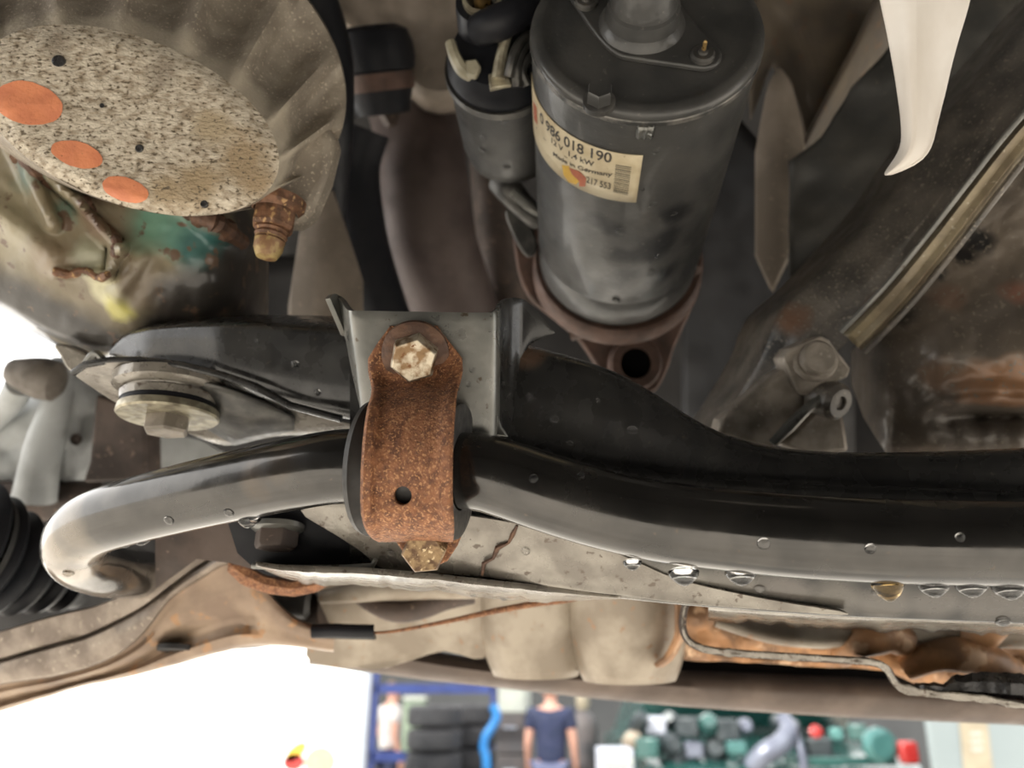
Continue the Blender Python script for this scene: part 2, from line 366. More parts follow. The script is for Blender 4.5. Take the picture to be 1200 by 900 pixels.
# ================================================================ subframe
SF = thing('front_subframe', 'long black painted pressed-steel subframe behind the anti-roll bar', 'subframe', P(760, 600, .24))
ytop = [(410,374),(440,376),(560,392),(600,400),(640,410),(690,424),(730,440),(770,463),(810,489),(850,509),(900,522),(960,529),(1040,530),(1150,527),(1330,518)]
yseam = [(410,500),(600,520),(680,541),(760,554),(850,565),(1000,573),(1200,580),(1330,582)]
ybot = [(410,664),(450,668),(500,674),(560,680),(640,692),(700,699),(800,709),(900,717),(1000,723),(1100,727),(1200,731),(1330,734)]
wface = [(410,.258),(600,.250),(700,.2435),(800,.238),(1000,.2295),(1200,.2225),(1330,.219)]
def sub_sec(x):
    t, s, b, wf = sinterp(ytop, x), sinterp(yseam, x), sinterp(ybot, x), sinterp(wface, x)
    L_ = [(t+26, wf+.075), (t+10, wf+.045), (t+2, wf+.018), (t, wf+.0085), (t+2.5, wf+.004), (t+8, wf+.0012), (t+18, wf),
          (lerp(t, s, .55), wf-.0004), (s-14, wf-.0008), (s-7, wf-.001), (s-3, wf-.0026), (s+1, wf-.0038), (s+6, wf-.0042), (lerp(s, b, .35), wf-.005),
          (lerp(s, b, .6), wf-.0045), (b-36, wf-.0022), (b-16, wf+.002), (b-6, wf+.0048), (b-1.5, wf+.0052), (b, wf+.0066), (b-.5, wf+.0085), (b-5, wf+.013), (b-9, wf+.035), (b-16, wf+.08)]
    return [P(x, y, d) for y, d in L_]
xs = [410 + i*10 for i in range(93)]
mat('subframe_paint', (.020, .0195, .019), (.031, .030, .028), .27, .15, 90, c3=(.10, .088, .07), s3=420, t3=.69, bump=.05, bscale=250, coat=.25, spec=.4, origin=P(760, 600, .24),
    blots=[(P(x, sinterp(ybot, x)-14, sinterp(wface, x)), r, c, .5) for x, r, c in ((680,.013,(.22,.205,.175)),(740,.012,(.20,.185,.16)),(800,.011,(.165,.155,.135)),(860,.010,(.13,.12,.105)),(920,.009,(.11,.10,.09)),(980,.009,(.10,.092,.08)),(1040,.008,(.09,.082,.072)),(1100,.008,(.085,.078,.07)),(1160,.008,(.08,.073,.065)),(1215,.008,(.08,.073,.065)))] + [(P(620, 410, .25), .006, (.12, .075, .05), .9)])  # pale blots on the lower strip paint in the floor's wet reflection
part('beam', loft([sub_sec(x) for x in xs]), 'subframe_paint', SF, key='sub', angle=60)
# left lobe above the arm mount
lt = [(128,412),(138,396),(150,386),(175,379),(210,374),(260,370),(320,369),(380,370),(430,372)]
lb = [(128,416),(150,424),(200,432),(260,448),(320,470),(370,484),(430,494)]
def lobe(x, y, v):
    wf = interp([(128,.300),(170,.285),(260,.272),(430,.260)], x)
    return wf + (.03*(max(0, .16-v)/.16)**2) + (.006*(max(0, v-.85)/.15)**2) + .004*math.sin(x*.02)*0
def lobe_sec(x):
    a, b = sinterp(lt, x), sinterp(lb, x)
    s = [P(x, a+14, lobe(x, a, 0)+.05)] + [P(x, lerp(a, b, v), lobe(x, 0, v)) for v in (0, .02, .05, .09, .14, .2, .4, .6, .8, .9, .95, 1)] + [P(x, b-4, lobe(x, 0, 1)+.03)]
    return s
part('upper_mount', loft([lobe_sec(128 + i*302/40) for i in range(41)]), 'black_paint', SF, key='lobe', angle=60)
# lower plate round the clamp foot, pale tail painting in reflected floor light, and its lip over the pocket
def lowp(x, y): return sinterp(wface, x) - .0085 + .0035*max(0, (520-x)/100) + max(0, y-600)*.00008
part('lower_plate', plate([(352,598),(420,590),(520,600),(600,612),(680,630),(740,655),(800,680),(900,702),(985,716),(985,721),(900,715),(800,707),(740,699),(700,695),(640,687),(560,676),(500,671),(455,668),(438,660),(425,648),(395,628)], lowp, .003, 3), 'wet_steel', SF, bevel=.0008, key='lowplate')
part('weld_crack', tube([P(x, y, sinterp(wface, x) - .0086 + max(0, y-600)*.00006) for x, y in [(565,674),(567,660),(578,654),(583,642),(596,636),(601,626),(606,616)]], [.0004, .0008, .0006, .001, .0005, .0008, .0004], 6), 'dark_rust', SF)
# pocket behind the bar with its bright lower lip
part('pocket', plate([(262,596),(360,585),(440,600),(470,668),(300,668),(278,648)], lambda x, y: .268, .004, smooth=False), 'black_rubber', SF)
part('pocket_lip', tube([P(x, y, d) for x, y, d in [(296,663,.262),(340,666,.258),(400,666,.254),(436,664,.251),(440,656,.250)]], [.0010, .0012, .0012, .0012, .0008], 10), 'bracket_steel', SF)
part('pocket_back', plate([(182,600),(300,590),(300,668),(270,660),(230,655),(182,690)], lambda x, y: .310, .004, smooth=False), 'brown_steel', SF)
bolt(SF, P(326, 616, .266), (-FWD*.4 - UP*.9).normalized(), .013, .008, .009, 'brown_steel', 'bracket_steel', name='pocket_bolt')
# bottom flange, ragged wet edge seen from below
fl = []
for i in range(70):
    x = 300 + i*6.2; yb = interp([(300,662),(330,666),(430,669),(500,675),(600,686),(728,700)], x); j = 2.2*nz(x, 3, .03) + .8*nz(x, 8, .12); tp = min(1, (x-296)/60)*min(1, (732-x)/110)
    fl.append([P(x, yb-4, .246), P(x, yb+(3+j*.5)*tp, .2455), P(x, yb+(8+j)*tp, .252), P(x, yb+(12+j*1.6)*tp, .268), P(x, yb+(17+j*2)*tp, .29)])
part('bottom_flange', loft(fl), 'wet_steel', SF, solid=.0006, key='flange')
# arm mount plate with bush bolt
def armw(x, y): return .268 + (y-425)*.00055 + (x-200)*(-.00004)
part('arm_mount_plate', plate([(86,438),(96,428),(120,425),(165,424),(215,430),(262,442),(300,456),(338,479),(400,494),(430,500),(430,512),(340,510),(300,516),(262,522),(215,506),(165,488),(128,468),(104,452)], armw, .003, 3), 'wet_steel', SF, bevel=.0008, key='armplate')
part('mount_lip', tube([P(x, y, d) for x, y, d in [(86,437,.276),(100,427,.274),(130,422,.272),(170,422,.27),(215,428,.268),(262,440,.266),(300,453,.264),(340,475,.262),(400,491,.260)]], .0013, 10), 'black_paint', SF)
gus = []
for i in range(17):
    t = i/16; x = lerp(205, 345, t); a = interp([(205,440),(260,452),(300,466),(345,488)], x); b = interp([(205,452),(240,500),(275,521),(310,512),(345,503)], x)
    gus.append([P(x, lerp(a, b, v), armw(x, lerp(a, b, v)) - .004 - .006*math.sin(v*math.pi)*math.sin(t*math.pi)) for v in [k/8 for k in range(9)]])
part('mount_gusset', loft(gus), 'starter_steel', SF, solid=.001)
dn = (UP*-.93 + FWD*-.33).normalized(); bo = P(202, 456, .285)
part('bush_cup', lathe(bo, dn, [(-.003,.002),(-.003,.0205),(.0005,.0205),(.002,.0185),(.0022,.0165),(.0032,.0160),(.0034,.0175),(.006,.0170)], 40), 'wet_steel', SF)
part('bush_rubber', lathe(bo, dn, [(.0045,.0165),(.0075,.0168),(.0085,.0155)], 40), 'black_rubber', SF)
part('mount_washer', lathe(bo, dn, [(.008,.004),(.008,.0175),(.0105,.0178),(.0112,.0172),(.0112,.004)], 40), 'plated', SF)
bolt(SF, bo + dn*.011, dn, .0140, .0062, 0, 'mount_cast', 'plated', name='mount_bolt', rot=.2)

# ================================================================ starter motor
SA, SB, SR = P(757, 38, .270), P(722, 312, .402), .0402
sax = (SB - SA); slen = sax.length; sax.normalize()
ST = thing('starter_motor', 'black cylindrical starter motor with paper type label, hanging above the subframe', 'starter motor', (SA + SB) / 2)
se1, se2 = frame(sax)
def cyl(th, s, r): return SA + sax*s + (se1*math.cos(th) + se2*math.sin(th))*r
def ray_cyl(x, y, r=SR):
    d = ray(x, y); oc = CAM - SA; dp = d - sax*d.dot(sax); op = oc - sax*oc.dot(sax)
    A, B, C = dp.dot(dp), 2*dp.dot(op), op.dot(op) - r*r; D = B*B - 4*A*C
    t = (-B - math.sqrt(max(D, 0))) / (2*A); q = CAM + d*t - SA
    return math.atan2(q.dot(se2), q.dot(se1)), q.dot(sax)
mat('starter_paint', (.037, .037, .036), (.062, .060, .056), .42, .15, 45, c3=(.10, .095, .083), s3=480, t3=.67, bump=.16, bscale=500, coat=.2, origin=(SA + SB) / 2,
    blots=[(cyl(*ray_cyl(x, y), SR), r, (.006, .006, .007), 1.0) for x, y, r in ((702,258,.0055),(716,268,.005),(728,300,.0055),(722,330,.006),(735,322,.0055),(745,300,.006),(765,295,.007),(780,280,.007),(795,250,.007),(750,345,.006),(775,325,.008))])
part('yoke_housing', lathe(SA, sax, [(.0015, SR*.96),(.002, SR*1.0),(.004, SR*1.004),(slen*.55, SR),(slen*.80, SR*.998),(slen*.805, SR*.992),(slen*.81, SR*.992),(slen*.815, SR*.998),(slen*.94, SR*.99),(slen*1.0, SR*.90),(slen*1.0, .01)], 72), 'starter_paint', ST, key='starter')
cap = part('end_cap', lathe(SA, sax, [(.0012, SR*1.010),(-.0010, SR*1.010),(-.0020, SR*.995),(-.0026, SR*.965),(-.0030, SR*.93),(-.0030, SR*.90),(-.0022, SR*.86),(-.0026, SR*.78),(-.0032, SR*.6),(-.0032, .001)], 72), 'starter_paint', ST, key='cap')
part('cap_rim', lathe(SA, sax, [(.0006, SR*1.011),(.0010, SR*1.019),(.0026, SR*1.019),(.0032, SR*1.006)], 72), 'worn_rim', ST)
# triangular seal cover with a stepped boss and two screws
def capp(x, y, lift=0):                       # pixel on the cap plane
    d = ray(x, y); O = SA - sax*(.0032 + lift); t = (O - CAM).dot(sax) / d.dot(sax); return CAM + d*t
cov = [capp(x, y) for x, y in [(668,2),(676,14),(700,48),(722,68),(745,74),(800,82),(826,85),(842,78),(842,62),(818,38),(780,-12),(762,-40),(700,-40),(664,-14)]]
cov = [Vector(q) for q in cr(cov, 3, True)]
cover = part('seal_cover', slab(cov, -sax*.0022), 'starter_paint', ST, bevel=.0006)
bz = capp(752, 28, .002)
part('cover_boss', lathe(bz, -sax, [(0,.0150),(.0015,.0143),(.003,.0128),(.006,.0124),(.0075,.0122),(.0082,.0112),(.011,.0108),(.012,.0104),(.0165,.0100),(.0185,.0088),(.0185,.001)], 40), 'starter_paint', cover)
for x, y in ((823, 66), (687, 4)):
    s_ = capp(x, y, .0022)
    sc_ = part('cover_screw', lathe(s_, -sax, [(0,.0042),(.0012,.0041),(.0018,.0034),(.0018,.0018),(.0026,.0016),(.003,.0005)], 20), 'starter_steel', cover)
    part('screw_tip', lathe(s_ - sax*.002, -sax, [(0,.0008),(.004,.0007),(.0045,.0003)], 10), 'brass', sc_)
cb = capp(702, 120, .0); 
b_ = part('through_bolt', hexa(cb - sax*.0006, -sax, .0076, .0056, rot=.4), 'starter_paint', ST, angle=28)
part('bolt_flange', lathe(cb, -sax, [(-.001,.0054),(.0008,.0054),(.0014,.0046),(.0016,.0035)], 28), 'starter_steel', b_)
# steel shape standing in for a shiny water drop on the rim and paint scar
th, s_ = ray_cyl(757, 148); 
part('rim_drop', loft([[cyl(th + a*.7, s, SR*1.004 + h) for a, h in ((-.10, 0), (-.07, .0012), (-.02, .0004), (0, .0014), (.02, .0004), (.07, .0012), (.10, 0))] for s in (.0022, .0050, .0078)]), 'bracket_steel', ST, solid=.0006)
# type label
tl, sl = ray_cyl(627, 116); tr, srr = ray_cyl(752, 180)
sgn = 1 if (ray_cyl(745, 200)[0] - ray_cyl(660, 170)[0] + math.pi) % (2*math.pi) - math.pi > 0 else -1
thR = ray_cyl(750, 205)[0]; thL = ray_cyl(632, 150)[0]
def dth(a, b): return (b - a + math.pi) % (2*math.pi) - math.pi
span = dth(thR, thL) * 1.28
s0 = ray_cyl(752, 181)[1]; s1 = ray_cyl(744, 236)[1]
lab = part('type_label', loft([[cyl(thR + span*u, lerp(s0, s1, v), SR*1.004 + .00025) for v in (0, .25, .5, .75, 1)] for u in [k/28 for k in range(29)]]), 'label_paper', ST, solid=.0003, label='cream paper type label with black print')
def text_vf(txt):
    cu = bpy.data.curves.new('t', 'FONT'); cu.body = txt; cu.offset = .018; o = bpy.data.objects.new('t', cu); COL.objects.link(o)
    dg = bpy.context.evaluated_depsgraph_get(); dg.update(); me = o.evaluated_get(dg).to_mesh()
    bm = bmesh.new(); bm.from_mesh(me); bmesh.ops.triangulate(bm, faces=bm.faces)
    for e in list(bm.edges): pass
    V = [v.co.copy() for v in bm.verts]; bm.verts.index_update(); Fa = [tuple(v.index for v in f.verts) for f in bm.faces]; bm.free()
    o.evaluated_get(dg).to_mesh_clear(); bpy.data.objects.remove(o); return V, Fa
def text_on(txt, pa, pb, hpx, bold=0, name='label_print'):
    (ta, sa), (tb, sb) = ray_cyl(*pa), ray_cyl(*pb); V, Fa = text_vf(txt)
    x0 = min(v.x for v in V); x1 = max(v.x for v in V); h = max(v.y for v in V)
    hm = hpx; D = dth(ta, tb)
    W = [cyl(ta + D*(v.x-x0)/(x1-x0), lerp(sa, sb, (v.x-x0)/(x1-x0)) - v.y/h*hm, SR*1.004 + .00055 + bold) for v in V]
    o = part(name, (W, Fa), 'ink', lab, smooth=False); o['kind'] = 'stuff'; return o
text_on('0 986 018 190', (635,141), (717,189), .0050)
text_on('12 V  1,4 kW', (648,166), (697,194), .0027)
text_on('Made in Germany', (650,181), (718,205), .0022)
text_on('217 553', (688,212), (716,220), .0034)
def patch(pts, m, name, lift=.00058):
    q = [ray_cyl(*p) for p in pts]; V = [cyl(a, s, SR*1.004 + lift) for a, s in q]
    return part(name, (V, [tuple(range(len(V)))]), m, lab, smooth=False)
patch([(660,192),(668,193),(671,202),(680,211),(676,215),(668,212),(662,204)], 'ink_yellow', 'logo_yellow')
patch([(668,195),(680,199),(688,207),(687,217),(680,217),(680,211),(672,203)], 'ink_red', 'logo_red', .0006)
patch([(627,118),(631,125),(632,146),(628,140)], 'ink_red', 'red_mark')
bars = []
for k in range(15):
    v = k/14; hgt = (.5 + .5*random.random())*1.0
    xa, ya = lerp(722, 719, v), lerp(191, 222, v); xb, yb_ = lerp(740, 736, v), lerp(194, 226, v)
    q = [ray_cyl(xa, ya), ray_cyl(xb, yb_), ray_cyl(xb, yb_ + hgt*1.5), ray_cyl(xa, ya + hgt*1.5)]
    bars.append(([cyl(a, s, SR*1.004 + .0006) for a, s in q], [(0, 1, 2, 3)]))
part('barcode', join(*bars), 'ink', lab, smooth=False, kind='stuff')
pa = [ray_cyl(*p) for p in ((630,148),(640,162),(664,182),(690,197))]
part('label_rule', loft([[cyl(a, s, SR*1.004+.0005), cyl(a, s+.00035, SR*1.004+.0005)] for a, s in pa]), 'ink', lab, smooth=False)
# solenoid
QA, QB, QR = P(589, 78, .318), P(600, 172, .372), .0236
qd = (QB - QA).normalized(); ql = (QB - QA).length
sol = part('solenoid', lathe(QA, qd, [(0, QR*.7),(0, QR*.97),(.003, QR*.98),(.0035, QR*.97),(ql*.82, QR*.97),(ql*.95, QR*.93),(ql*1.0, QR*.84),(ql*1.0, .001)], 56), 'starter_paint', ST, key='solenoid')
part('solenoid_ring', lathe(QA, qd, [(-.0005, QR*.95),(-.0008, QR*1.02),(.0026, QR*1.03),(.0032, QR*.97)], 56), 'starter_steel', sol)
part('solenoid_cap', lathe(QA, -qd, [(.0, QR*.97),(.004, QR*.96),(.008, QR*.88),(.012, QR*.80),(.013, QR*.5),(.013, .001)], 40), 'black_rubber', sol)
ca = P(566, 6, .300)
part('terminal_post', lathe(ca + qd*.012, -qd, [(0,.0115),(.010,.011),(.014,.0105),(.014,.0075),(.006,.0072)], 32), 'black_rubber', sol)
part('terminal_sleeve', lathe(ca + qd*.006, -qd, [(0,.0074),(.010,.0078),(.0105,.0062),(.002,.006)], 28), 'plated', sol)
part('terminal_stud', lathe(ca + qd*.006, -qd, [(0,.0035),(.018,.0033),(.0185,.001)], 16), 'brass', sol)
part('cable_lug', tube([P(x, y, d) for x, y, d in cr([(528,50,.301),(533,66,.300),(541,80,.302),(552,86,.304)], 4)], [.0022, .0026, .0034], 8), 'tan_plastic', sol)
part('cable_clip', plate([(545,70),(558,68),(564,78),(558,90),(547,88)], lambda x, y: .299, .004, smooth=False), 'tan_plastic', sol, bevel=.0008)
part('spade_terminal', plate([(572,86),(594,82),(600,100),(574,104)], lambda x, y: .300, .004, smooth=False), 'plated', sol, bevel=.0006)
part('spade_tail', tube([P(x, y, d) for x, y, d in cr([(584,92,.298),(586,74,.297),(590,55,.296),(596,38,.295),(606,26,.297),(616,22,.300)], 4)], [.0028, .0022, .002, .003], 10), 'plated', sol)
for k, pts in enumerate(([(596,90,.296),(602,66,.294),(612,48,.296),(626,40,.300)], [(606,102,.298),(606,78,.296),(614,58,.297),(628,52,.302)], [(618,100,.300),(612,84,.298),(618,70,.298),(630,64,.302)])):
    part('braided_lead', tube([P(*q) for q in cr(pts, 5)], .0021, 10), 'starter_steel', sol)
part('cable_boot', tube([P(*q) for q in cr([(560,36,.296),(575,30,.292),(595,22,.291),(622,6,.296),(640,-20,.30)], 5)], [.006, .0068, .0062, .006], 18), 'black_rubber', sol)
part('linkage', join(tube([P(*q) for q in cr([(584,212,.375),(596,222,.372),(612,240,.372),(632,258,.378)], 4)], [.006, .007, .006, .0055], 14)), 'starter_steel', ST)
part('linkage_pin', tube([P(*q) for q in cr([(600,224,.366),(618,240,.367),(636,252,.372)], 3)], .0026, 10), 'bracket_steel', ST)
part('linkage_bracket', plate([(592,248),(606,244),(622,262),(630,290),(618,300),(604,280)], lambda x, y: .383, .006), 'starter_steel', ST, bevel=.001)
# drive-end flange
flg = part('drive_flange', plate([(612,250),(604,300),(618,345),(648,372),(680,400),(712,444),(760,462),(780,440),(792,405),(812,360),(824,318),(800,280),(720,240)], lambda x, y: .408 + (y-250)*.00002, .010, 3), 'flange_cast', ST, bevel=.0015)
part('flange_ring', lathe(P(722, 318, .409), (-sax), [(0,.0445),(.010,.0440),(.012,.0425),(.012,.038)], 56), 'flange_cast', flg)
hb = P(745, 426, .404)
part('bolt_boss', lathe(hb, -FWD, [(-.004,.0145),(.0005,.014),(.0018,.0125),(.0018,.0082),(-.004,.0078)], 32), 'flange_cast', flg)
part('bolt_hole', lathe(hb, -FWD, [(.0008,.0082),(-.001,.008),(-.001,.00001)], 24), 'hole_shade', flg)  # near-black disc painted for the shade inside the hole
part('flange_rib', tube([P(*q) for q in cr([(668,388,.400),(690,384,.398),(705,390,.398),(730,386,.397),(768,374,.398),(790,350,.402),(806,318,.405)], 4)], .0052, 12), 'flange_cast', flg)
part('flange_pin', lathe(P(796, 352, .398), (UP*.8+RIGHT*.35-FWD*.3).normalized(), [(-.008,.0038),(.012,.0038),(.013,.003),(.02,.0028),(.021,.001)], 16), 'flange_cast', flg)

# ================================================================ dirty cast cover (upper left)
def ell(cx, cy, a, b, rot, t):
    c, s = math.cos(rot), math.sin(rot); return cx + a*math.cos(t)*c - b*math.sin(t)*s, cy + a*math.cos(t)*s + b*math.sin(t)*c
def facew(x, y): return .2505 + .00002*(x-150) - .00004*(y-120)
CV = thing('cast_cover', 'large speckled pale cast alloy cover with three orange paint dots', 'gearbox cover', P(150, 120, .265))
R0 = math.radians(21)
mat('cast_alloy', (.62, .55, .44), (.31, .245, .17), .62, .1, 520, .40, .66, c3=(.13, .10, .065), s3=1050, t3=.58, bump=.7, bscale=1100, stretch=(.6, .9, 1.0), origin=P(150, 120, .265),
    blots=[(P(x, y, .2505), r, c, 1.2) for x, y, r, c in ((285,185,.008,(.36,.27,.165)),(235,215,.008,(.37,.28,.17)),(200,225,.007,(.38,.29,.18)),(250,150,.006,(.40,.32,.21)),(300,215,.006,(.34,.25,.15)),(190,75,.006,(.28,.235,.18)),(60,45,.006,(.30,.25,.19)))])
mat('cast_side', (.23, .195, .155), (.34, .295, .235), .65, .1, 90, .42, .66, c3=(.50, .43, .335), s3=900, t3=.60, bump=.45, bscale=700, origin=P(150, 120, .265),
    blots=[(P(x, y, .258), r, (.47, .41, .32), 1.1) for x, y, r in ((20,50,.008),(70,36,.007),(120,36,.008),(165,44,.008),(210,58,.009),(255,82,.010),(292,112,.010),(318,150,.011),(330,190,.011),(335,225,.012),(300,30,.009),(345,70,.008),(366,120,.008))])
NT = 168; ribs = [math.radians(a) for a in (-160, -128, -104, -80, -58, -34, -12, 12)]
def fpt(t, k): x, y = ell(150, 141, 186*k, 97*k, R0, t); return x, y
facev = [[P(*fpt(2*math.pi*i/NT, k), facew(*fpt(2*math.pi*i/NT, k)) + (.0022*max(0, k-.86)/.14 if k > .86 else 0) - .0006*nz(*fpt(2*math.pi*i/NT, k), .03)) for i in range(NT)] for k in (.001, .2, .4, .6, .75, .86, .93, .98, 1)]
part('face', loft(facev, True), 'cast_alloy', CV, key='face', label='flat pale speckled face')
walls = []
for v in (0, .12, .25, .4, .55, .7, .85, 1, 1.02, 1.02):
    ring = []
    for i in range(NT):
        t = 2*math.pi*i/NT; x0, y0 = fpt(t, 1); x1, y1 = ell(147, 54, 272, 178, math.radians(25), t)
        low = max(0, math.sin(t))
        k = min(abs((t - r + math.pi) % (2*math.pi) - math.pi) for r in ribs); rib = math.exp(-(k/.075)**2)
        if 0.6 < t < 2.9: rib = 1
        vv = min(v, 1)
        d0, d1 = facew(x0, y0) + .0022, .284
        lin = lerp(d0, d1, vv**1.1); pocket = lerp(d0, d1, min(1, vv*1.0)) + .013*math.sin(math.pi*min(1, vv*1.02)**1.0) if vv < .95 else lin
        d = lerp(pocket, lin, rib)
        if v > 1: d = .284 + (.006 if len(walls) == 8 else .03)
        x, y = lerp(x0, x1, min(v, 1.015)), lerp(y0, y1, min(v, 1.015))
        ring.append(P(x, y, d + .0008*nz(x, y, .06, 2)))
    walls.append(ring)
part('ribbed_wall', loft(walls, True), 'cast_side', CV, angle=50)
for cx, cy, a, b, r in ((33, 121, 41, 25, .22), (90, 181, 31, 15, .28), (147, 222, 28, 14, .30)):
    pts = [(cx + a*math.cos(t)*math.cos(r) - b*math.sin(t)*math.sin(r) + 1.6*nz(t, cx, 1.3), cy + a*math.cos(t)*math.sin(r) + b*math.sin(t)*math.cos(r) + 1.2*nz(t, cy, 1.5)) for t in [2*math.pi*k/40 for k in range(40)]]
    V = []
    for kk in (.01, .5, .85, 1):
        row = []
        for x, y in pts:
            l, n = hit('face', lerp(cx, x, kk), lerp(cy, y, kk))
            row.append((l if l else P(x, y, facew(x, y))) - ray(x, y)*.0004)
        V.append(row)
    part('paint_dot', loft(V, True), 'orange_paint', CV, label='orange paint dot')
for x, y, r in ((68, 72, .0021), (120, 124, .0010), (163, 174, .0013), (239, 239, .0012)):
    l, n = hit('face', x, y)
    if l: part('pit', lathe(l - ray(x, y)*.0002, -FWD, [(-.0006, r*1.1), (.0001, r), (.0003, r*.8), (.0002, r*.3), (.0002, .00001)], 14), 'sealant', CV)
lug = [(292,236),(318,196),(345,160),(385,140),(391,165),(381,205),(364,248),(345,266),(316,258)]
part('bolt_lug', plate(lug, lambda x, y: .2715 + max(0, (215-y))*.00008, .016, smooth=False), 'cast_side', CV, bevel=.004)
bd = (UP*-1 + RIGHT*-.12 - FWD*.25).normalized(); bo = P(325, 240, .270)
nut = part('flange_nut', hexa(bo + bd*.002, bd, .0135, .0075, rot=.2), 'rusty_nut', CV, angle=28, bevel=.0005)
part('nut_flange', lathe(bo, bd, [(-.002,.004),(-.002,.0098),(.001,.0096),(.003,.0076)], 28), 'rusty_nut', nut)
part('stud', lathe(bo + bd*.009, bd, [(0,.0052),(.0012,.0058),(.002,.0052),(.003,.0057),(.004,.0051),(.005,.0054)], 20), 'rusty_nut', nut)
part('stud_tip', lathe(bo + bd*.013, bd, [(0,.0052),(.004,.0050),(.007,.0036),(.0082,.001)], 20), 'pale_stud', nut)

# ================================================================ oily green casting under the cover
gl = P(120, 300, .30)
gt = [(-120,80),(0,110),(60,160),(150,205),(250,230),(400,215)]
gb = [(-120,318),(-40,345),(0,366),(50,394),(90,412),(120,418),(150,412),(200,396),(260,388),(330,384),(400,380)]
ridg = [((15,165),(62,262),8,.007),((35,190),(92,238),7,.006),((70,222),(100,240),6,.004),((98,242),(140,290),9,.009),((140,290),(128,322),5,.004),((128,325),(66,318),5,.003),((0,250),(60,300),16,.006),((165,300),(135,350),10,.003),((180,215),(255,265),14,.004),((240,255),(285,285),12,.006)]
grooves = [((52,212),(92,246),4,.006),((100,238),(142,282),4,.007),((126,288),(124,316),3,.005)]
def segd(x, y, a, b):
    ax, ay = a; bx, by = b; t = max(0, min(1, ((x-ax)*(bx-ax) + (y-ay)*(by-ay)) / ((bx-ax)**2 + (by-ay)**2)))
    return math.hypot(x - ax - t*(bx-ax), y - ay - t*(by-ay))
def greenw(x, y, v):
    d = .292 + .022*max(0, v-.45)**2*3 + .06*max(0, (x-230)/88)**2 + .003*nz(x, y, .010)
    for a, b, wd, h in ridg: d -= h*math.exp(-(segd(x, y, a, b)/wd)**2) * (1 + .18*nz(x, y, .05, 4))
    for a, b, wd, h in grooves: d += h*math.exp(-(segd(x, y, a, b)/wd)**2)
    return d + (.05*max(0, (v-.93)/.07)**2)
def gpt(x, y): a, b = sinterp(gt, x), sinterp(gb, x); return P(x, y, greenw(x, y, (y-a)/(b-a)))
DK = (.030, .026, .022)  # oily dirt along the bottom; at the right end, painted-in shade of the gap
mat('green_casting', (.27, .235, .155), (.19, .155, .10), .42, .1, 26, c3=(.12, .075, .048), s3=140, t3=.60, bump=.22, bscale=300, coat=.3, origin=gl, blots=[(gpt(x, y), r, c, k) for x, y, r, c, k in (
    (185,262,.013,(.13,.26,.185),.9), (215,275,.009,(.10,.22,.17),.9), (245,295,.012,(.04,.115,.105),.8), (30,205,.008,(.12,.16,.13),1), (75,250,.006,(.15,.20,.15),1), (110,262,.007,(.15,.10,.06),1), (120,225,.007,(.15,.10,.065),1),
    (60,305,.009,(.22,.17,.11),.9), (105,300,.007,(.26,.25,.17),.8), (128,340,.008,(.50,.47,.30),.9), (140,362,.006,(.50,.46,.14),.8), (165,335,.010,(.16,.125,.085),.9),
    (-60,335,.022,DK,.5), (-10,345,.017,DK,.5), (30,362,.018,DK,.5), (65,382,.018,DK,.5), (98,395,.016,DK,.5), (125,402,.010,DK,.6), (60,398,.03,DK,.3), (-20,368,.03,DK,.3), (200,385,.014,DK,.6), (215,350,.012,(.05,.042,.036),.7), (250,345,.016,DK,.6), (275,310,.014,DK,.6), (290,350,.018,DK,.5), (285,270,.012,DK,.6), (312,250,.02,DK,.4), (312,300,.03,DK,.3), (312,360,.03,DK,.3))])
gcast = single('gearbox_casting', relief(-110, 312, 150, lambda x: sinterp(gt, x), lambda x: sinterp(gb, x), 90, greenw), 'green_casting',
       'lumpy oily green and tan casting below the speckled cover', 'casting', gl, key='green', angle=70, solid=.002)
for cpts, rr in (([(-5,150),(12,168),(28,182),(40,196),(52,210),(62,218)], .0032), ([(225,248),(240,256),(256,262),(268,272),(284,284)], .0038), ([(98,236),(112,250),(128,268),(140,286),(136,300)], .0022), ([(64,318),(84,322),(102,318),(118,326),(128,322)], .0018)):
    q = cr([gpt(x, y) - FWD*.001 for x, y in cpts], 5)
    part('crust_ridge', tube(q, [rr*(.75 + .9*abs(nz(k, rr*900, .55))) for k in range(len(q))], 9), 'dark_rust' if rr > .002 else 'rusty_nut', gcast)
oc = thing('drip_tray_edge', 'ragged oily pale edge hanging at the lower left of the green casting', 'bracket', P(85, 420, .30))
part('ragged_edge', plate([(62,404),(78,404),(100,414),(112,424),(106,436),(92,440),(78,432),(70,418)], lambda x, y: .302, .006, 3), 'wet_steel', oc, bevel=.001)
part('curled_tab', tube([P(*q) for q in cr([(98,432,.292),(104,420,.290),(112,414,.289),(120,420,.289),(126,428,.290)], 4)], .0013, 8), 'bracket_steel', oc)

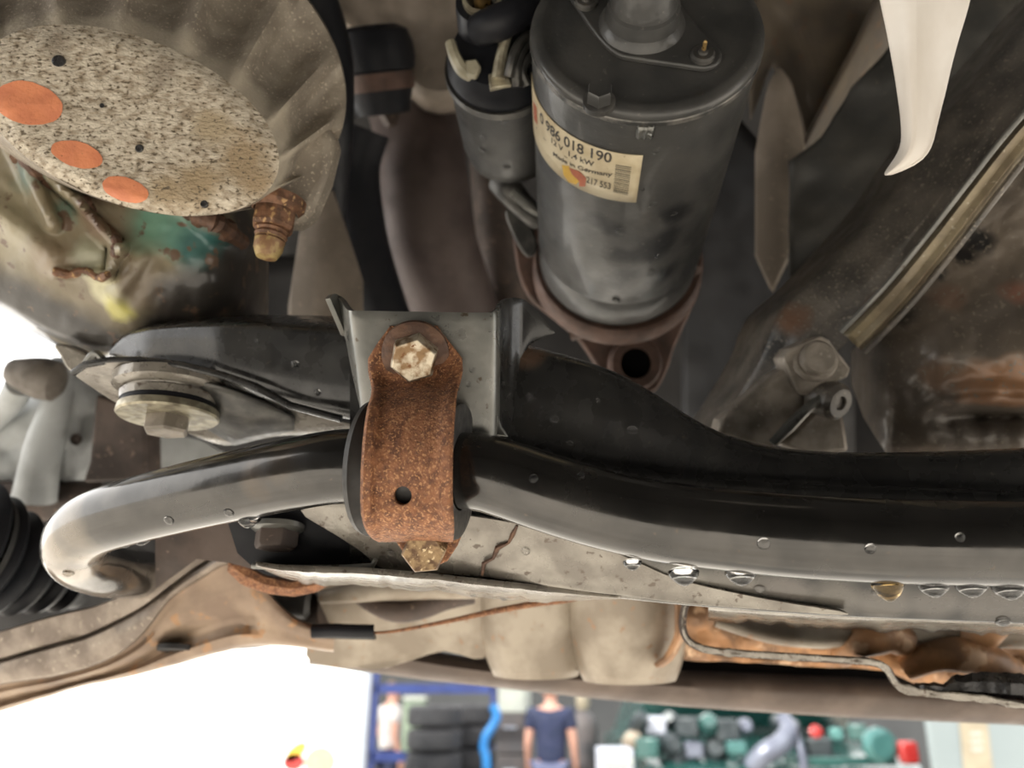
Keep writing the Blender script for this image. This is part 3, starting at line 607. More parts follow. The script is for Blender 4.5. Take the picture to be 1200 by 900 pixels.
# ================================================================ left: control arm, boot, knuckle
CA = thing('control_arm', 'tan pressed-steel control arm with raised flange, lower left', 'control arm', P(180, 730, .35))
def arm(tab): return lambda x: sinterp(tab, x)
a_t = arm([(-120,782),(-40,752),(0,739),(60,722),(110,710),(150,694),(180,672),(205,650),(235,636),(270,621),(300,630)])
a_c = arm([(-120,815),(-40,787),(0,774),(60,757),(100,746),(133,731),(167,713),(200,688),(233,664),(270,645),(300,655)])
a_s = arm([(-120,850),(-40,818),(0,802),(60,793),(100,783),(133,769),(167,744),(200,702),(233,679),(270,660),(300,672)])
a_b = arm([(-120,880),(-40,848),(0,834),(60,816),(100,804),(133,797),(200,781),(267,763),(300,757),(330,757)])
aw = lambda x: interp([(-120,.372),(0,.362),(150,.350),(300,.338)], x)
A1, A2 = [], []
for i in range(61):
    x = lerp(-120, 298, i/60); t, c, s, b, w0 = a_t(x), a_c(x), a_s(x), a_b(x), aw(x)
    A1.append([P(x, t+8, w0+.03), P(x, t+1, w0+.008), P(x, t, w0+.003), P(x, t+2, w0), P(x, lerp(t,c,.5), w0-.001), P(x, c-3, w0-.0005), P(x, c-1, w0+.002), P(x, c+.5, w0+.006), P(x, c+1.5, w0+.001), P(x, c+4, w0-.003), P(x, lerp(c,s,.5), w0-.0045), P(x, s-3, w0-.0035), P(x, s, w0-.001), P(x, s+1, w0+.006)])
    A2.append([P(x, s-2, w0+.006), P(x, s+1, w0+.002), P(x, lerp(s,b,.14), w0+.003), P(x, lerp(s,b,.3), w0+.0015), P(x, lerp(s,b,.5), w0+.004), P(x, lerp(s,b,.62), w0+.009), P(x, lerp(s,b,.72), w0+.010), P(x, lerp(s,b,.84), w0+.006), P(x, lerp(s,b,.95), w0+.008), P(x, b, w0+.014), P(x, b-4, w0+.04)])
part('flange', loft(A1), 'arm_flange', CA, key='armf', angle=60)
# right-hand part of the body: flares up into the saddle
for i in range(1, 16):
    x = 298 + i*6.2; w0 = aw(x)
    t = sinterp([(298,672),(310,690),(325,708),(345,726),(391,742)], x); b = sinterp([(298,757),(330,757),(360,760),(391,764)], x)
    A2.append([P(x, t-3, w0+.012), P(x, t, w0+.004), P(x, lerp(t,b,.14), w0+.003), P(x, lerp(t,b,.3), w0+.003), P(x, lerp(t,b,.5), w0+.004), P(x, lerp(t,b,.62), w0+.006), P(x, lerp(t,b,.72), w0+.006), P(x, lerp(t,b,.84), w0+.006), P(x, lerp(t,b,.95), w0+.008), P(x, b, w0+.014), P(x, b-4, w0+.04)])
part('pressed_body', loft(A2), 'control_arm', CA, key='armb', angle=60)
_l, _n = hit('armb', 205, 762)
part('drain_hole', lathe(_l - ray(205, 762)*.0015, (-FWD*.45 - UP*.9).normalized(), [(-.002,.0080),(.0002,.0078),(.0003,.0070),(.0001,.00001)], 28), 'engine_block', CA)  # flat dark disc painted for the shade of a hole
sad = []
for i in range(25):
    t = i/24; x = lerp(268, 392, t); y0 = interp([(268,650),(285,662),(310,676),(340,682),(370,678),(392,672)], x); y1 = interp([(268,668),(285,684),(315,694),(345,697),(370,692),(392,680)], x)
    sad.append([P(x, y0, .322), P(x, y0+2, .319), P(x, lerp(y0,y1,.5), .318), P(x, y1-1, .320), P(x, y1, .324), P(x, y1-2, .345)])
part('saddle', loft(sad), 'rust', CA, solid=.0015, label='rusty curved saddle lip')
boot = thing('rubber_boot', 'black ribbed rubber bellows boot at the left edge below the bar bend', 'rubber boot', P(20, 665, .39))
bo = P(-60, 640, .36); bdv = (P(105, 690, .42) - bo).normalized()
prof = []
for k in range(6):
    r = .034 - k*.0035; s = k*.0115; prof += [(s, r*.80), (s+.002, r*.93), (s+.0045, r), (s+.007, r*.93), (s+.0095, r*.80)]
prof += [(.072, .012), (.072, .001)]
part('bellows', lathe(bo, bdv, [(-.01,.03)] + prof, 48), 'black_rubber', boot)
part('clip_band', lathe(bo, bdv, [(.0095,.0290),(.0095,.0298),(.0125,.0290),(.0125,.028)], 48), 'rubber', boot)
kn = thing('steering_knuckle', 'pale grey steering knuckle casting at the left edge', 'knuckle', P(60, 520, .47))
single('wheel_arch', plate([(-150,575),(40,570),(130,560),(270,560),(270,660),(150,715),(60,742),(-150,800)], lambda x, y: .52, .006, smooth=False), 'engine_block', 'dark wheel arch liner behind the boot and the bar bend', 'liner', P(80, 650, .52))
part('knuckle_arm', relief(-120, 128, 40, lambda x: interp([(-120,500),(0,478),(30,462),(50,430),(66,421),(84,424),(100,440),(128,465)], x), lambda x: interp([(-120,592),(0,588),(96,580),(128,486)], x), 24,
     lambda x, y, v: .46 - .012*math.exp(-((x-75)/24)**2) + .03*(abs(v-.5)*2)**6 + .004*nz(x, y, .03)), 'pale_casting', kn, solid=.004)
part('knuckle_rib', tube([P(*q) for q in cr([(72,428,.445),(68,470,.44),(52,520,.438),(40,585,.44)], 5)], [.006, .008, .010, .012], 16), 'pale_casting', kn)
part('knuckle_base', relief(-120, 120, 20, lambda x: 566, lambda x: interp([(-120,618),(80,606),(120,580)], x), 8, lambda x, y, v: .452 - .006*math.sin(v*math.pi)), 'brown_steel', kn, solid=.004)
part('knuckle_hole', lathe(P(89, 515, .443), -FWD, [(0,.0035),(.001,.003),(-.001,.002),(-.001,.0002)], 16), 'brown_steel', kn)
dk = single('gap_block', plate([(112,462),(160,478),(170,500),(172,562),(96,566),(104,540)], lambda x, y: .43, .02, smooth=False), 'brown_steel', 'dark brown block put in for the dark gap between the pale knuckle and the bar', 'steel block', P(130, 520, .43), bevel=.002)  # dark block added to give the shade of an open gap
single('shield_panel', plate([(160,500),(236,516),(260,530),(240,560),(150,580)], lambda x, y: .50, .004, smooth=False), 'pale_casting', 'pale grey panel glimpsed under the round mount bolt', 'panel', P(200, 540, .50))
kb = thing('tie_rod_end', 'grey brown rounded stub on a short shaft before the white background', 'tie rod', P(38, 450, .42))
part('stub', lathe(P(72, 449, .424), (P(6, 433, .42) - P(72, 449, .424)).normalized(), [(-.001,.001),(0,.0075),(.003,.0112),(.010,.0118),(.016,.0105),(.022,.0085),(.026,.0070),(.028,.0055),(.0285,.001)], 28), 'grey_knob', kb)
part('shaft', tube([P(-60, 560, .47), P(-20, 505, .46), P(14, 470, .445), P(24, 450, .43)], .0075, 16), 'pale_casting', kb)

# ================================================================ lower middle: crossmember and what hangs on it
XM = thing('rear_crossmember', 'long brown beam crossing behind the subframe, just above the workshop view', 'crossmember', P(760, 810, .42))
xb = [(362,779),(420,787),(500,797),(600,808),(700,819),(800,828),(900,835),(1000,841),(1100,846),(1330,855)]
xt = [(362,735),(440,748),(520,765),(600,776),(700,782),(800,786),(1000,794),(1200,806),(1330,812)]
BMm = []
for i in range(81):
    x = lerp(362, 1330, i/80); t, b = sinterp(xt, x), sinterp(xb, x); w0 = interp([(362,.40),(800,.415),(1330,.405)], x)
    BMm.append([P(x, t+6, w0+.05), P(x, t, w0+.02), P(x, t+2, w0+.010), P(x, lerp(t,b,.2), w0+.004), P(x, lerp(t,b,.45), w0), P(x, lerp(t,b,.7), w0+.001), P(x, b-4, w0+.006), P(x, b-1, w0+.010), P(x, b, w0+.015), P(x, b-2, w0+.03)])
part('beam', loft(BMm), 'beam_brown', XM, key='xm', angle=60)
part('end_plate', plate([(362,745),(372,700),(380,682),(460,684),(560,690),(572,720),(568,772),(520,764),(470,778),(440,784),(364,777)], lambda x, y: .392 + (y-740)*.00012 - .004*nz(x, y, .02), .006, 3), 'tan_steel', XM, bevel=.001, key='endplate')
part('web', plate([(560,690),(1330,690),(1330,815),(1000,800),(700,790),(560,775)], lambda x, y: .448, .004, smooth=False), 'engine_block', XM)
tub = thing('heat_shield', 'two pale tan rounded metal lobes side by side behind the wire', 'heat shield', P(680, 740, .38))
for x0, x1, yb_, wd, nm in ((560, 684, 790, .372, 'lobe'), (664, 800, 796, .362, 'lobe')):
    s_ = []
    for k in range(13):
        v = k/12; y = lerp(680, yb_, v); cx = (x0+x1)/2 + (6 if nm == 'lobe' else 0)*v; hw_ = (x1-x0)/2*(1 - .22*max(0, (v-.45)/.55)**2)
        s_.append([P(cx + hw_*math.cos(a), y + 6*math.sin(a)*v, wd + .024*(1 - math.sin(a)) + .006*v) for a in [math.pi*q/20 for q in range(21)]])
    part(nm, loft(s_), 'tan_steel', tub, solid=.0015, angle=60)
s_ = [[P(interp([(690,797),(745,797),(770,785),(792,755)], y) + u*4, y, .363 + .006*u) for u in (-1, 0, 1)] for y in [692 + k*8 for k in range(12)]]
part('rolled_edge', loft(s_), 'orange_casting', tub, solid=.002)
for k, q in enumerate([[(420,700,.372),(450,714,.368),(480,716,.368),(520,704,.37),(556,700,.372)], [(376,700,.372),(420,694,.368),(480,690,.366),(560,694,.366)]]):
    part('pressed_rib', tube([P(*p) for p in cr(q, 5)], [.003, .005, .0055, .003], 12), 'tan_steel' if k else 'brown_steel', XM)
lk = thing('bottom_link', 'grey brown link arm behind the control arm, lower left', 'link', P(310, 730, .39))
part('link_tube', tube([P(*q) for q in cr([(240,738,.405),(300,732,.40),(350,726,.396),(385,720,.392)], 4)], [.011, .0115, .011, .0105], 20), 'brown_steel', lk)
part('link_bush', lathe(P(320, 700, .385), (RIGHT + UP*-.1).normalized(), [(-.022,.006),(-.02,.009),(0,.0105),(.018,.009),(.02,.006)], 24), 'rubber', lk)
wr = thing('brake_line', 'thin rusty brown line with black sleeve running under the subframe', 'brake line', P(520, 725, .33))
part('wire', tube([P(*q) for q in cr([(420,742,.335),(460,740,.334),(520,729,.332),(580,716,.330),(630,707,.329),(662,703,.328),(682,699,.327)], 6)], [.0005, .0008, .0013, .0015, .0013], 10), 'rust', wr)
part('sleeve', tube([P(*q) for q in cr([(366,740,.334),(390,739,.334),(420,740,.334),(438,740,.335)], 4)], .0030, 16), 'black_rubber', wr)
part('sleeve_clip', plate([(366,742),(438,745),(440,750),(366,748)], lambda x, y: .3345, .003, smooth=False), 'black_paint', wr)

# thin bent sheet bracket on the right
SBk = thing('sheet_bracket', 'thin bent sheet-metal bracket with bare bright edge, under the subframe', 'bracket', P(950, 770, .30))
pth = cr([(806,700,0),(801,718,0),(800,734,0),(804,747,0),(814,756,0),(832,762,0),(870,766,0),(930,770,0),(1000,774,0),(1026,777,0),(1040,785,0),(1047,797,0),(1056,806,0),(1072,810,0),(1110,815,0),(1160,820,0),(1200,827,0),(1320,836,0)], 4)
def shw(x): return interp([(800,.305),(1050,.300),(1320,.292)], x)
part('sheet', loft([[P(p.x, p.y, shw(p.x) + dd) for dd in (0, .004, .02, .045)] for p in pth]), 'brown_steel', SBk, solid=.003, key='sheet')
part('bare_edge', loft([[P(p.x, p.y + e*(.62 + .35*math.exp(-((p.x-1052)/18)**2) + .35*nz(p.x, p.y, .05)) + .8*nz(p.x, e, .11), shw(p.x) - .0016 - .0004*nz(p.x, e, .2)) for e in (-6, -3, 0, 3, 6)] for p in cr([tuple(q) for q in pth], 3)]), 'wet_steel', SBk, solid=.0006, label='bare bright cut edge')
sl_ = []
for i in range(40):
    x = 1072 + i*5.6; tp = interp([(1072,800),(1100,803),(1120,794),(1150,788),(1185,790),(1300,800)], x) + 5*nz(x, 1, .08); bt = interp([(1072,808),(1200,820),(1300,830)], x)
    sl_.append([P(x, tp+2, .312), P(x, tp, .305), P(x, lerp(tp,bt,.4), .2995 - .002*nz(x, 5, .1)), P(x, lerp(tp,bt,.8), .2985), P(x, bt, .302)])
part('black_sealant', loft(sl_), 'sealant', SBk, solid=.001)
gx = thing('gearbox_tail', 'orange brown rusty casting seen above the bent sheet bracket', 'casting', P(1000, 750, .40))
part('casting', relief(800, 1330, 60, lambda x: 690, lambda x: interp([(800,772),(1040,785),(1100,812),(1330,822)], x), 24, lambda x, y, v: .385 + .012*nz(x, y, .016, 3) + .02*max(0, (870-x)/70)), 'orange_casting', gx, solid=.002)
part('casting_ledge', tube([P(*q) for q in cr([(840,722,.362),(900,738,.358),(960,742,.356),(1020,738,.356),(1100,744,.354),(1200,742,.352),(1320,748,.35)], 4)], [.005, .007, .006, .008], 14), 'tan_steel', gx)
for q in ([(985,770,.36),(1010,752,.35),(1040,745,.35),(1060,752,.352)], [(1060,785,.35),(1100,768,.345),(1150,772,.344),(1185,790,.346)], [(1130,760,.35),(1150,742,.346),(1165,730,.346)]):
    part('casting_lug', tube([P(*p) for p in cr(q, 4)], [.005, .008, .007], 12), 'orange_casting', gx)
tear = []
for i in range(60):
    x = 830 + i*8; j = nz(x, 9, .04); tear.append([P(x, sinterp(ybot, x)-6, .262), P(x, sinterp(ybot, x)+2, .275), P(x, sinterp(ybot, x)+9+4*j, .30), P(x, sinterp(ybot, x)+13+7*j, .315)])
part('underside_flange', loft(tear), 'wet_steel', SF, solid=.0012)

# ================================================================ upper middle: housing, hoses, manifold
single('bell_housing', relief(392, 660, 40, lambda x: -60, lambda x: interp([(392,30),(440,60),(470,85),(480,110),(497,128),(515,132),(540,128),(600,130),(660,130)], x), 30,
       lambda x, y, v: .47 + .03*max(0, (v-.85)/.15)**2 + .006*nz(x, y, .012)+.00010*max(0, y-40)), 'housing', 'brown grey bell housing wall at the top behind the solenoid', 'housing', P(480, 50, .47), solid=.003)
hs = thing('coolant_hose', 'thick black hose end tucked behind the speckled cover', 'hose', P(425, 60, .44))
ha = (UP*.86 - FWD*.35 + RIGHT*-.1).normalized(); hc_ = P(438, 62, .45)
part('hose', lathe(hc_, -ha, [(-.014,.001),(-.014,.016),(-.011,.0215),(-.004,.0236),(.004,.0238),(.010,.0225),(.011,.020),(.02,.020),(.028,.0175),(.034,.0165),(.034,.001)], 40), 'black_rubber', hs)
part('hose_clamp', lathe(hc_, -ha, [(.0115,.0195),(.0115,.0215),(.021,.0212),(.021,.0195)], 40), 'flange_cast', hs)
single('vent_hose', tube([P(*q) for q in cr([(352,-60,.36),(360,-20,.36),(375,20,.365),(388,70,.37),(391,140,.385),(389,200,.42),(386,270,.45)], 5)], [.011, .011, .010, .009], 20), 'black_rubber', 'black hose running down beside the rim of the cover', 'hose', P(380, 40, .365))
single('exhaust_downpipe', tube([P(*q) for q in cr([(450,40,.56),(475,110,.55),(490,160,.535),(497,220,.53),(505,280,.535),(525,340,.55),(550,420,.57)], 6)], [.030, .030, .031, .031, .031, .032], 32), 'exhaust', 'brown exhaust downpipe rising behind the pale bracket', 'exhaust pipe', P(497, 220, .53))
single('heat_pipe', tube([P(*q) for q in cr([(575,150,.60),(580,230,.60),(588,300,.60),(600,380,.60)], 6)], .018, 24), 'brown_steel', 'narrow dark brown pipe beside the starter motor', 'pipe', P(570, 260, .55))
single('water_pipe', tube([P(*q) for q in cr([(424,150,.475),(412,200,.480),(424,290,.485),(455,390,.495)], 6)], .0175, 24), 'black_rubber', 'matt black pipe between the brown strut and the downpipe', 'pipe', P(415, 190, .475))
single('engine_strut', relief(340, 425, 16, lambda x: interp([(340,360),(358,245),(372,212),(385,206),(425,330)], x), lambda x: 392, 20, lambda x, y, v: .425 - .004*math.cos((x-382)*.05)), 'housing', 'brown grey engine strut standing behind the subframe', 'strut', P(382, 300, .43), solid=.004)
single('pipe_bolt', hexa(P(462, 138, .515), (-FWD + RIGHT*.3).normalized(), .018, .01), 'brown_steel', 'small brown bolt on the downpipe flange', 'bolt', P(462, 138, .515))
single('engine_sump', relief(180, 1000, 40, lambda x: 300, lambda x: 620, 12, lambda x, y, v: .79 + .012*nz(x, y, .01)), 'engine_block', 'dark engine block deep behind the starter motor', 'engine block', P(600, 400, .79), solid=.01)

# ================================================================ right: chassis rail, panels, mount, hanging strip
mat('rail_paint', (.165, .145, .122), (.080, .072, .063), .42, .15, 70, .36, .64, c3=(.27, .235, .19), s3=700, t3=.60, bump=.4, bscale=700, coat=.25, origin=P(1060, 260, .33),
    blots=[(P(925, 375, .332), .008, (.19, .105, .065), .9), (P(985, 380, .312), .009, (.21, .115, .07), .9), (P(1020, 350, .31), .007, (.19, .11, .07), .9), (P(900, 405, .338), .009, (.03, .028, .026), .9)])
RL = thing('chassis_rail', 'dark grimy chassis rail running diagonally up to the right', 'chassis rail', P(1060, 260, .33))
ra = cr([(1290,-70,.300),(1200,32,.312),(1150,92,.318),(1100,152,.322),(1060,212,.326),(1010,270,.330),(960,322,.334),(916,362,.338),(894,412,.344),(868,458,.350),(836,505,.356)], 4)
rb = cr([(1290,30,.272),(1200,134,.285),(1150,200,.293),(1105,262,.300),(1075,300,.305),(1040,345,.311),(1010,382,.316),(985,408,.321),(955,448,.328),(920,492,.336),(895,526,.342)], 4)
rs_ = []
for a, b in zip(ra, rb):
    A_, B_ = P(*a), P(*b)
    n_ = (B_ - A_).cross(RIGHT - UP).normalized()
    if n_.dot(FWD) > 0: n_ = -n_
    row = [A_ + FWD*.05, A_ + FWD*.01, A_]
    for v, h in ((.04, .0022), (.12, .003), (.3, .0015), (.42, .002), (.52, .0055), (.6, .0055), (.72, .001), (.86, .0), (.93, .0012), (.97, .0035), (1, .003)):
        row.append(A_.lerp(B_, v) + n_*h*1.3)
    row += [B_ + FWD*.012, B_ + FWD*.04]
    rs_.append(row)
part('box_section', loft(rs_), 'rail_paint', RL, key='rail', angle=60)
fa = cr([(1290,62,.268),(1200,163,.281),(1150,226,.289),(1105,284,.297),(1062,337,.304),(1030,372,.310),(1000,402,.316)], 4)
part('seam_strip', loft([[P(p.x-11, p.y-10, p.z+.004), P(p.x-7, p.y-7, p.z), P(p.x-1, p.y-1, p.z+.0012), P(p.x+4, p.y+4, p.z-.0004), P(p.x+8, p.y+7, p.z+.005)] for p in fa]), 'seam_tan', RL, solid=.001, label='tan sealant seam strip')
part('weld_flange', tube([P(p.x-15, p.y-13, p.z - .0012) for p in fa], .0011, 8), 'bracket_steel', RL, label='bare bright weld flange')
part('lower_flange', tube([P(p.x+13, p.y+11, p.z + .001) for p in fa], .0012, 8), 'rail_paint', RL)
# underbody panel with its pressed bulge
def panw(x, y, v):
    d = .335 - .00008*(x-1000)
    d += -.020*math.exp(-((y-420)/75)**2) * min(1, max(0, (x-1010)/90)) + .012*math.exp(-((y-487)/12)**2) * min(1, max(0, (x-1080)/60)) - .006*math.exp(-((y-462)/14)**2)*min(1, max(0, (x-1080)/60))
    d += .05*max(0, (1050-x)/50)**2 + .0004*max(0, y-520)
    return d + .0015*nz(x, y, .03)
pl = P(1120, 400, .32)
ppt = lambda x, y: P(x, y, panw(x, y, .5))
mat('panel_rust', (.165, .135, .106), (.12, .10, .082), .42, .15, 40, c3=(.20, .17, .135), s3=500, t3=.60, bump=.22, bscale=700, coat=.25, origin=pl, blots=[(ppt(x, y), r, c, k) for x, y, r, c, k in (
    (1105,440,.008,(.19,.125,.085),.8), (1150,455,.010,(.27,.15,.085),.7), (1195,458,.012,(.31,.16,.08),.7), (1190,345,.006,(.20,.105,.075),.8), (1110,350,.007,(.17,.115,.085),.8), (1145,285,.0060,(.016,.015,.015),1.0), (1130,302,.0055,(.018,.016,.016),1.0), (1095,318,.005,(.03,.027,.024),1.0), (1060,370,.006,(.05,.043,.037),.9))])
single('underbody_panel', relief(1000, 1340, 70, lambda x: interp([(1000,412),(1062,345),(1105,292),(1200,172),(1340,10)], x), lambda x: interp([(1000,450),(1015,490),(1040,530),(1070,560),(1340,570)], x), 70, panw), 'panel_rust',
       'brown grey underbody panel with a rusty pressed bulge at the right edge', 'body panel', pl, solid=.002, angle=70, key='panel')
MT = thing('mount_bracket', 'dirty grey cast mount bracket with a bolt at the foot of the rail', 'bracket', P(930, 460, .335))
bx = [(918,419),(926,408),(962,393),(972,398),(998,432),(994,442),(944,464),(935,459)]
part('bolt_pad', plate(bx, lambda x, y: .312 + (y-430)*.0001, .014, smooth=False), 'mount_cast', MT, bevel=.0012, smooth=False)
pb = P(955, 421, .3115)
part('pad_bolt', lathe(pb, (-FWD + UP*.15).normalized(), [(-.001,.0092),(.0010,.0090),(.0016,.0082),(.0016,.0072),(.0042,.0070),(.0052,.0060),(.0054,.001)], 32), 'mount_cast', MT)
part('bracket_body', plate([(845,492),(866,474),(905,440),(926,428),(942,468),(962,462),(950,482),(925,512),(905,528),(840,510)], lambda x, y: .318 + (y-440)*.00006, .014, smooth=False), 'mount_cast', MT, bevel=.002)
part('bracket_web', plate([(915,522),(955,480),(985,470),(992,500),(996,530),(950,534)], lambda x, y: .330, .012, smooth=False), 'mount_cast', MT, bevel=.002)
part('weld_bead', tube([P(*q) for q in cr([(905,520,.315),(925,500,.314),(945,480,.313),(965,464,.312)], 4)], [.0018, .0026, .0022, .0018], 10), 'bracket_steel', MT)
part('drain_nub', lathe(P(972, 468, .316), (RIGHT*.5 - FWD + UP*-.3).normalized(), [(-.006,.008),(.004,.0078),(.006,.006),(.006,.003),(.0045,.0025),(.0045,.0002)], 20), 'rail_paint', MT)
# panels above
TN = thing('transmission_tunnel', 'mottled brown tunnel panel at the top beside the white strip', 'body panel', P(960, 60, .44))
part('tunnel_wall', relief(880, 1070, 30, lambda x: -60, lambda x: interp([(880,140),(905,70),(935,130),(950,190),(965,190),(1000,90),(1030,60),(1070,30)], x), 20, lambda x, y, v: .44 + .00012*(x-900) + .004*nz(x, y, .02)), 'tunnel_brown', TN, solid=.004)
part('folded_edge', relief(930, 1075, 24, lambda x: interp([(930,190),(960,130),(1000,55),(1030,-10),(1075,-60)], x), lambda x: interp([(930,215),(960,170),(1000,110),(1040,70),(1075,40)], x), 8, lambda x, y, v: .425 + .03*v*v), 'tunnel_brown', TN, solid=.003)
single('floor_panel', relief(925, 1290, 40, lambda x: interp([(925,190),(960,165),(1000,100),(1040,60),(1100,-40),(1290,-70)], x), lambda x: interp([(925,330),(1000,320),(1100,200),(1200,90),(1290,0)], x), 20, lambda x, y, v: .405 - .0001*(x-950) + .003*nz(x, y, .02)), 'floor_pan', 'dark grey floor panel between the tunnel and the diagonal rail', 'body panel', P(1060, 160, .40), solid=.004)
single('tunnel_brace', relief(886, 942, 14, lambda x: interp([(886,180),(900,100),(912,78),(925,95),(936,140),(942,180)], x), lambda x: interp([(886,300),(905,345),(925,300),(942,190)], x), 22, lambda x, y, v: .425 - .006*math.sin((x-886)/56*math.pi)), 'housing', 'lens shaped brown brace standing right of the starter motor', 'brace', P(912, 200, .425), solid=.003)
single('side_shadow_panel', relief(800, 960, 16, lambda x: interp([(800,60),(960,250)], x), lambda x: 520, 16, lambda x, y, v: .50 - .0004*(x-800)), 'engine_block', 'added dark panel for the shade in the gap between starter and rail', 'body panel', P(880, 350, .49), solid=.004)  # dark sheet added to paint the shade of the recess
stp = []
for i in range(31):
    t = i/30; y = lerp(-640, 206, t**.45)
    xl = sinterp([(-640,960),(-70,1015),(0,1030),(60,1043),(110,1052),(150,1057),(175,1056),(190,1046),(206,1036)], y); xr = sinterp([(-640,1220),(-70,1150),(0,1138),(60,1120),(110,1108),(150,1098),(175,1092),(190,1080),(200,1066),(206,1040)], y)
    wv = .196 + .010*t
    stp.append([P(lerp(xl, xr, u), y, wv - .0035*math.sin(u*math.pi) + .0018*math.sin(u*7 + t*3)) for u in [k/10 for k in range(11)]])
single('torn_plastic_strip', loft(stp), 'white_plastic', 'torn white plastic strip hanging down at the top right', 'plastic strip', P(1080, 60, .20), solid=.0012, sub=1)

# ================================================================ water drops
drop_prof = [(-.35, .62), (-.12, .98), (.0, 1.0), (.25, .93), (.55, .72), (.8, .45), (.95, .2), (1.0, .001)]
DN = Vector((0, 0, -1))
dm = mesh_of(lathe(Vector((0, 0, 0)), DN, [(-.36, .001)] + drop_prof, 20), Vector((0, 0, 0))); dm.materials.append(MATS['water'])
def drop(x, y, d, r, label, group, hang=1.0, n=None, me=dm, name='water_droplet'):
    o = bpy.data.objects.new(name, me); COL.objects.link(o)
    if n is None: o.location = P(x, y, d); o.scale = (r, r, r*hang)
    else:
        o.location = P(x, y, d) if not isinstance(d, Vector) else d
        q = DN.rotation_difference((n*1.0 + DN*.25).normalized()); o.rotation_mode = 'QUATERNION'; o.rotation_quaternion = q; o.scale = (r, r, r*hang)
    return tag(o, label, 'water drop', group)
ORD = ['first', 'second', 'third', 'fourth', 'fifth', 'sixth', 'seventh', 'eighth', 'ninth', 'tenth', 'eleventh', 'twelfth', 'thirteenth']
LB = '%s from the left of the clear drops hanging under the black anti-roll bar'
def bar_w(x): return min(((px_of(p).x - x)**2, (p - CAM).dot(FWD)) for p in BAR[:120])[1]
for kk, (x, y, r) in enumerate(((147,636,.0030),(166,632,.0034),(187,627,.0024),(291,609,.0040),(741,662,.0026),(801,674,.0042),(868,674,.0042),(1094,688,.0040),(1138,688,.0040),(1182,690,.0042))):
    drop(x, y - 3, bar_w(x) + .0005, r, LB % ORD[kk], 'drops under the anti-roll bar', .85)
am = dm.copy(); am.materials.clear(); am.materials.append(MATS['amber_water'])
drop(1040, 685, bar_w(1040), .0040, 'amber tinted water drop, the largest under the bar at right', None, 1.1, me=am)
for key, lab_, grp, lst in (
    ('bar', 'small water bead on the face of the black anti-roll bar', 'beads on the anti-roll bar', [(895,637,.0018),(1020,643,.0016),(1125,630,.0014),(80,672,.0022),(625,561,.0014),(681,557,.0012),(198,610,.0018),(268,601,.0018)]),
    ('sub', 'small water bead on the black face of the subframe', 'beads on the subframe', [(741,505,.0018),(650,492,.0016),(620,466,.0016),(770,678,.0017),(890,690,.0020),(1027,694,.0016),(925,712,.0016),(1175,729,.0024),(712,690,.0022),(850,706,.0014),(668,520,.0011),(700,470,.001)]),
    ('bracket', 'small water bead on the pale clamp bracket', 'beads on the bracket', [(553,434,.0019),(549,451,.0019),(427,387,.0012),(570,470,.0014)]),
    ('starter', 'water bead on the black starter motor housing', 'beads on the starter', [(765,240,.0020),(727,270,.0024),(722,352,.0024),(752,222,.0012),(768,178,.0014),(770,300,.0016),(790,250,.0014),(764,316,.0012)]),
    ('solenoid', 'water bead on the black solenoid cylinder', 'beads on the solenoid', [(567,160,.0016),(566,175,.0018),(594,196,.0020),(590,140,.0028)]),
    ('lobe', 'water bead on the black mount left of the bracket', 'beads on the left mount', [(346,427,.0017),(300,400,.0010),(372,460,.0014)]),
    ('armb', 'tiny water bead on the tan control arm', None, [(170,748,.0014)]),
    ('xm', 'tiny water bead on the brown crossmember', None, [(700,800,.0016)]),
    ('lowplate', 'water bead on the pale plate beside the lower clamp bolt', 'beads on the lower plate', [(458,648,.0016),(616,646,.0016)]),
    ('flange', 'small water drop along the wet flange under the subframe', 'drops on the wet flange', [(485,692,.0018),(520,694,.0018),(555,697,.0016),(590,701,.0018)])):
    for kk, (x, y, r) in enumerate(sorted(lst)):
        l, n = hit(key, x, y)
        if l: drop(x, y, l + n*r*.05, r*.9, lab_ if len(lst) == 1 else lab_ + ', ' + ORD[kk] + ' from the left', grp, .55, n)

# ================================================================ the workshop beyond
def upright(x, Y, z): r = ray(x, 830); return Vector((r.x / r.y * Y, Y, z))
X_ = lambda x, Y: upright(x, Y, 0).x
WALLX0, WALLX1 = X_(-420, 6), X_(413, 6)
dr = thing('sliding_door', 'bright white panelled workshop door filling the lower left background', 'door', ((WALLX0+WALLX1)/2, 6, 0))
zz = [0, .6, 1.17, 1.53, 2.1, 2.7, 3.3]
for a, b in zip(zz, zz[1:]):
    part('panel', box(((WALLX0+WALLX1)/2, 6, (a+b)/2), WALLX1-WALLX0, .05, b-a-.006), 'white_wall', dr, smooth=False)
part('door_core', box(((WALLX0+WALLX1)/2, 6.02, 1.65), WALLX1-WALLX0-.02, .03, 3.3), 'pale_blue', dr, smooth=False)
part('edge_post', box((X_(418, 6), 6.0, 1.65), .085, .10, 3.3), 'pale_blue', dr, smooth=False, label='pale blue edge post')
def disc(c, rx, rz, m, par, nm, rot=0):
    V = [Vector(c) + Vector((math.cos(rot)*rx*math.cos(t) - math.sin(rot)*rz*math.sin(t), 0, math.sin(rot)*rx*math.cos(t) + math.cos(rot)*rz*math.sin(t))) for t in [2*math.pi*k/24 for k in range(24)]]
    return part(nm, slab(V, Vector((0, .004, 0))), m, par, smooth=False)
def onw(x, y): q = G(x, y, 5.968); return q
stk = part('sticker', slab([onw(x, y) + Vector((0,.004,0)) for x, y in ((328,874),(362,866),(392,880),(392,915),(328,915))], Vector((0, .003, 0))), 'white_wall', dr, smooth=False)
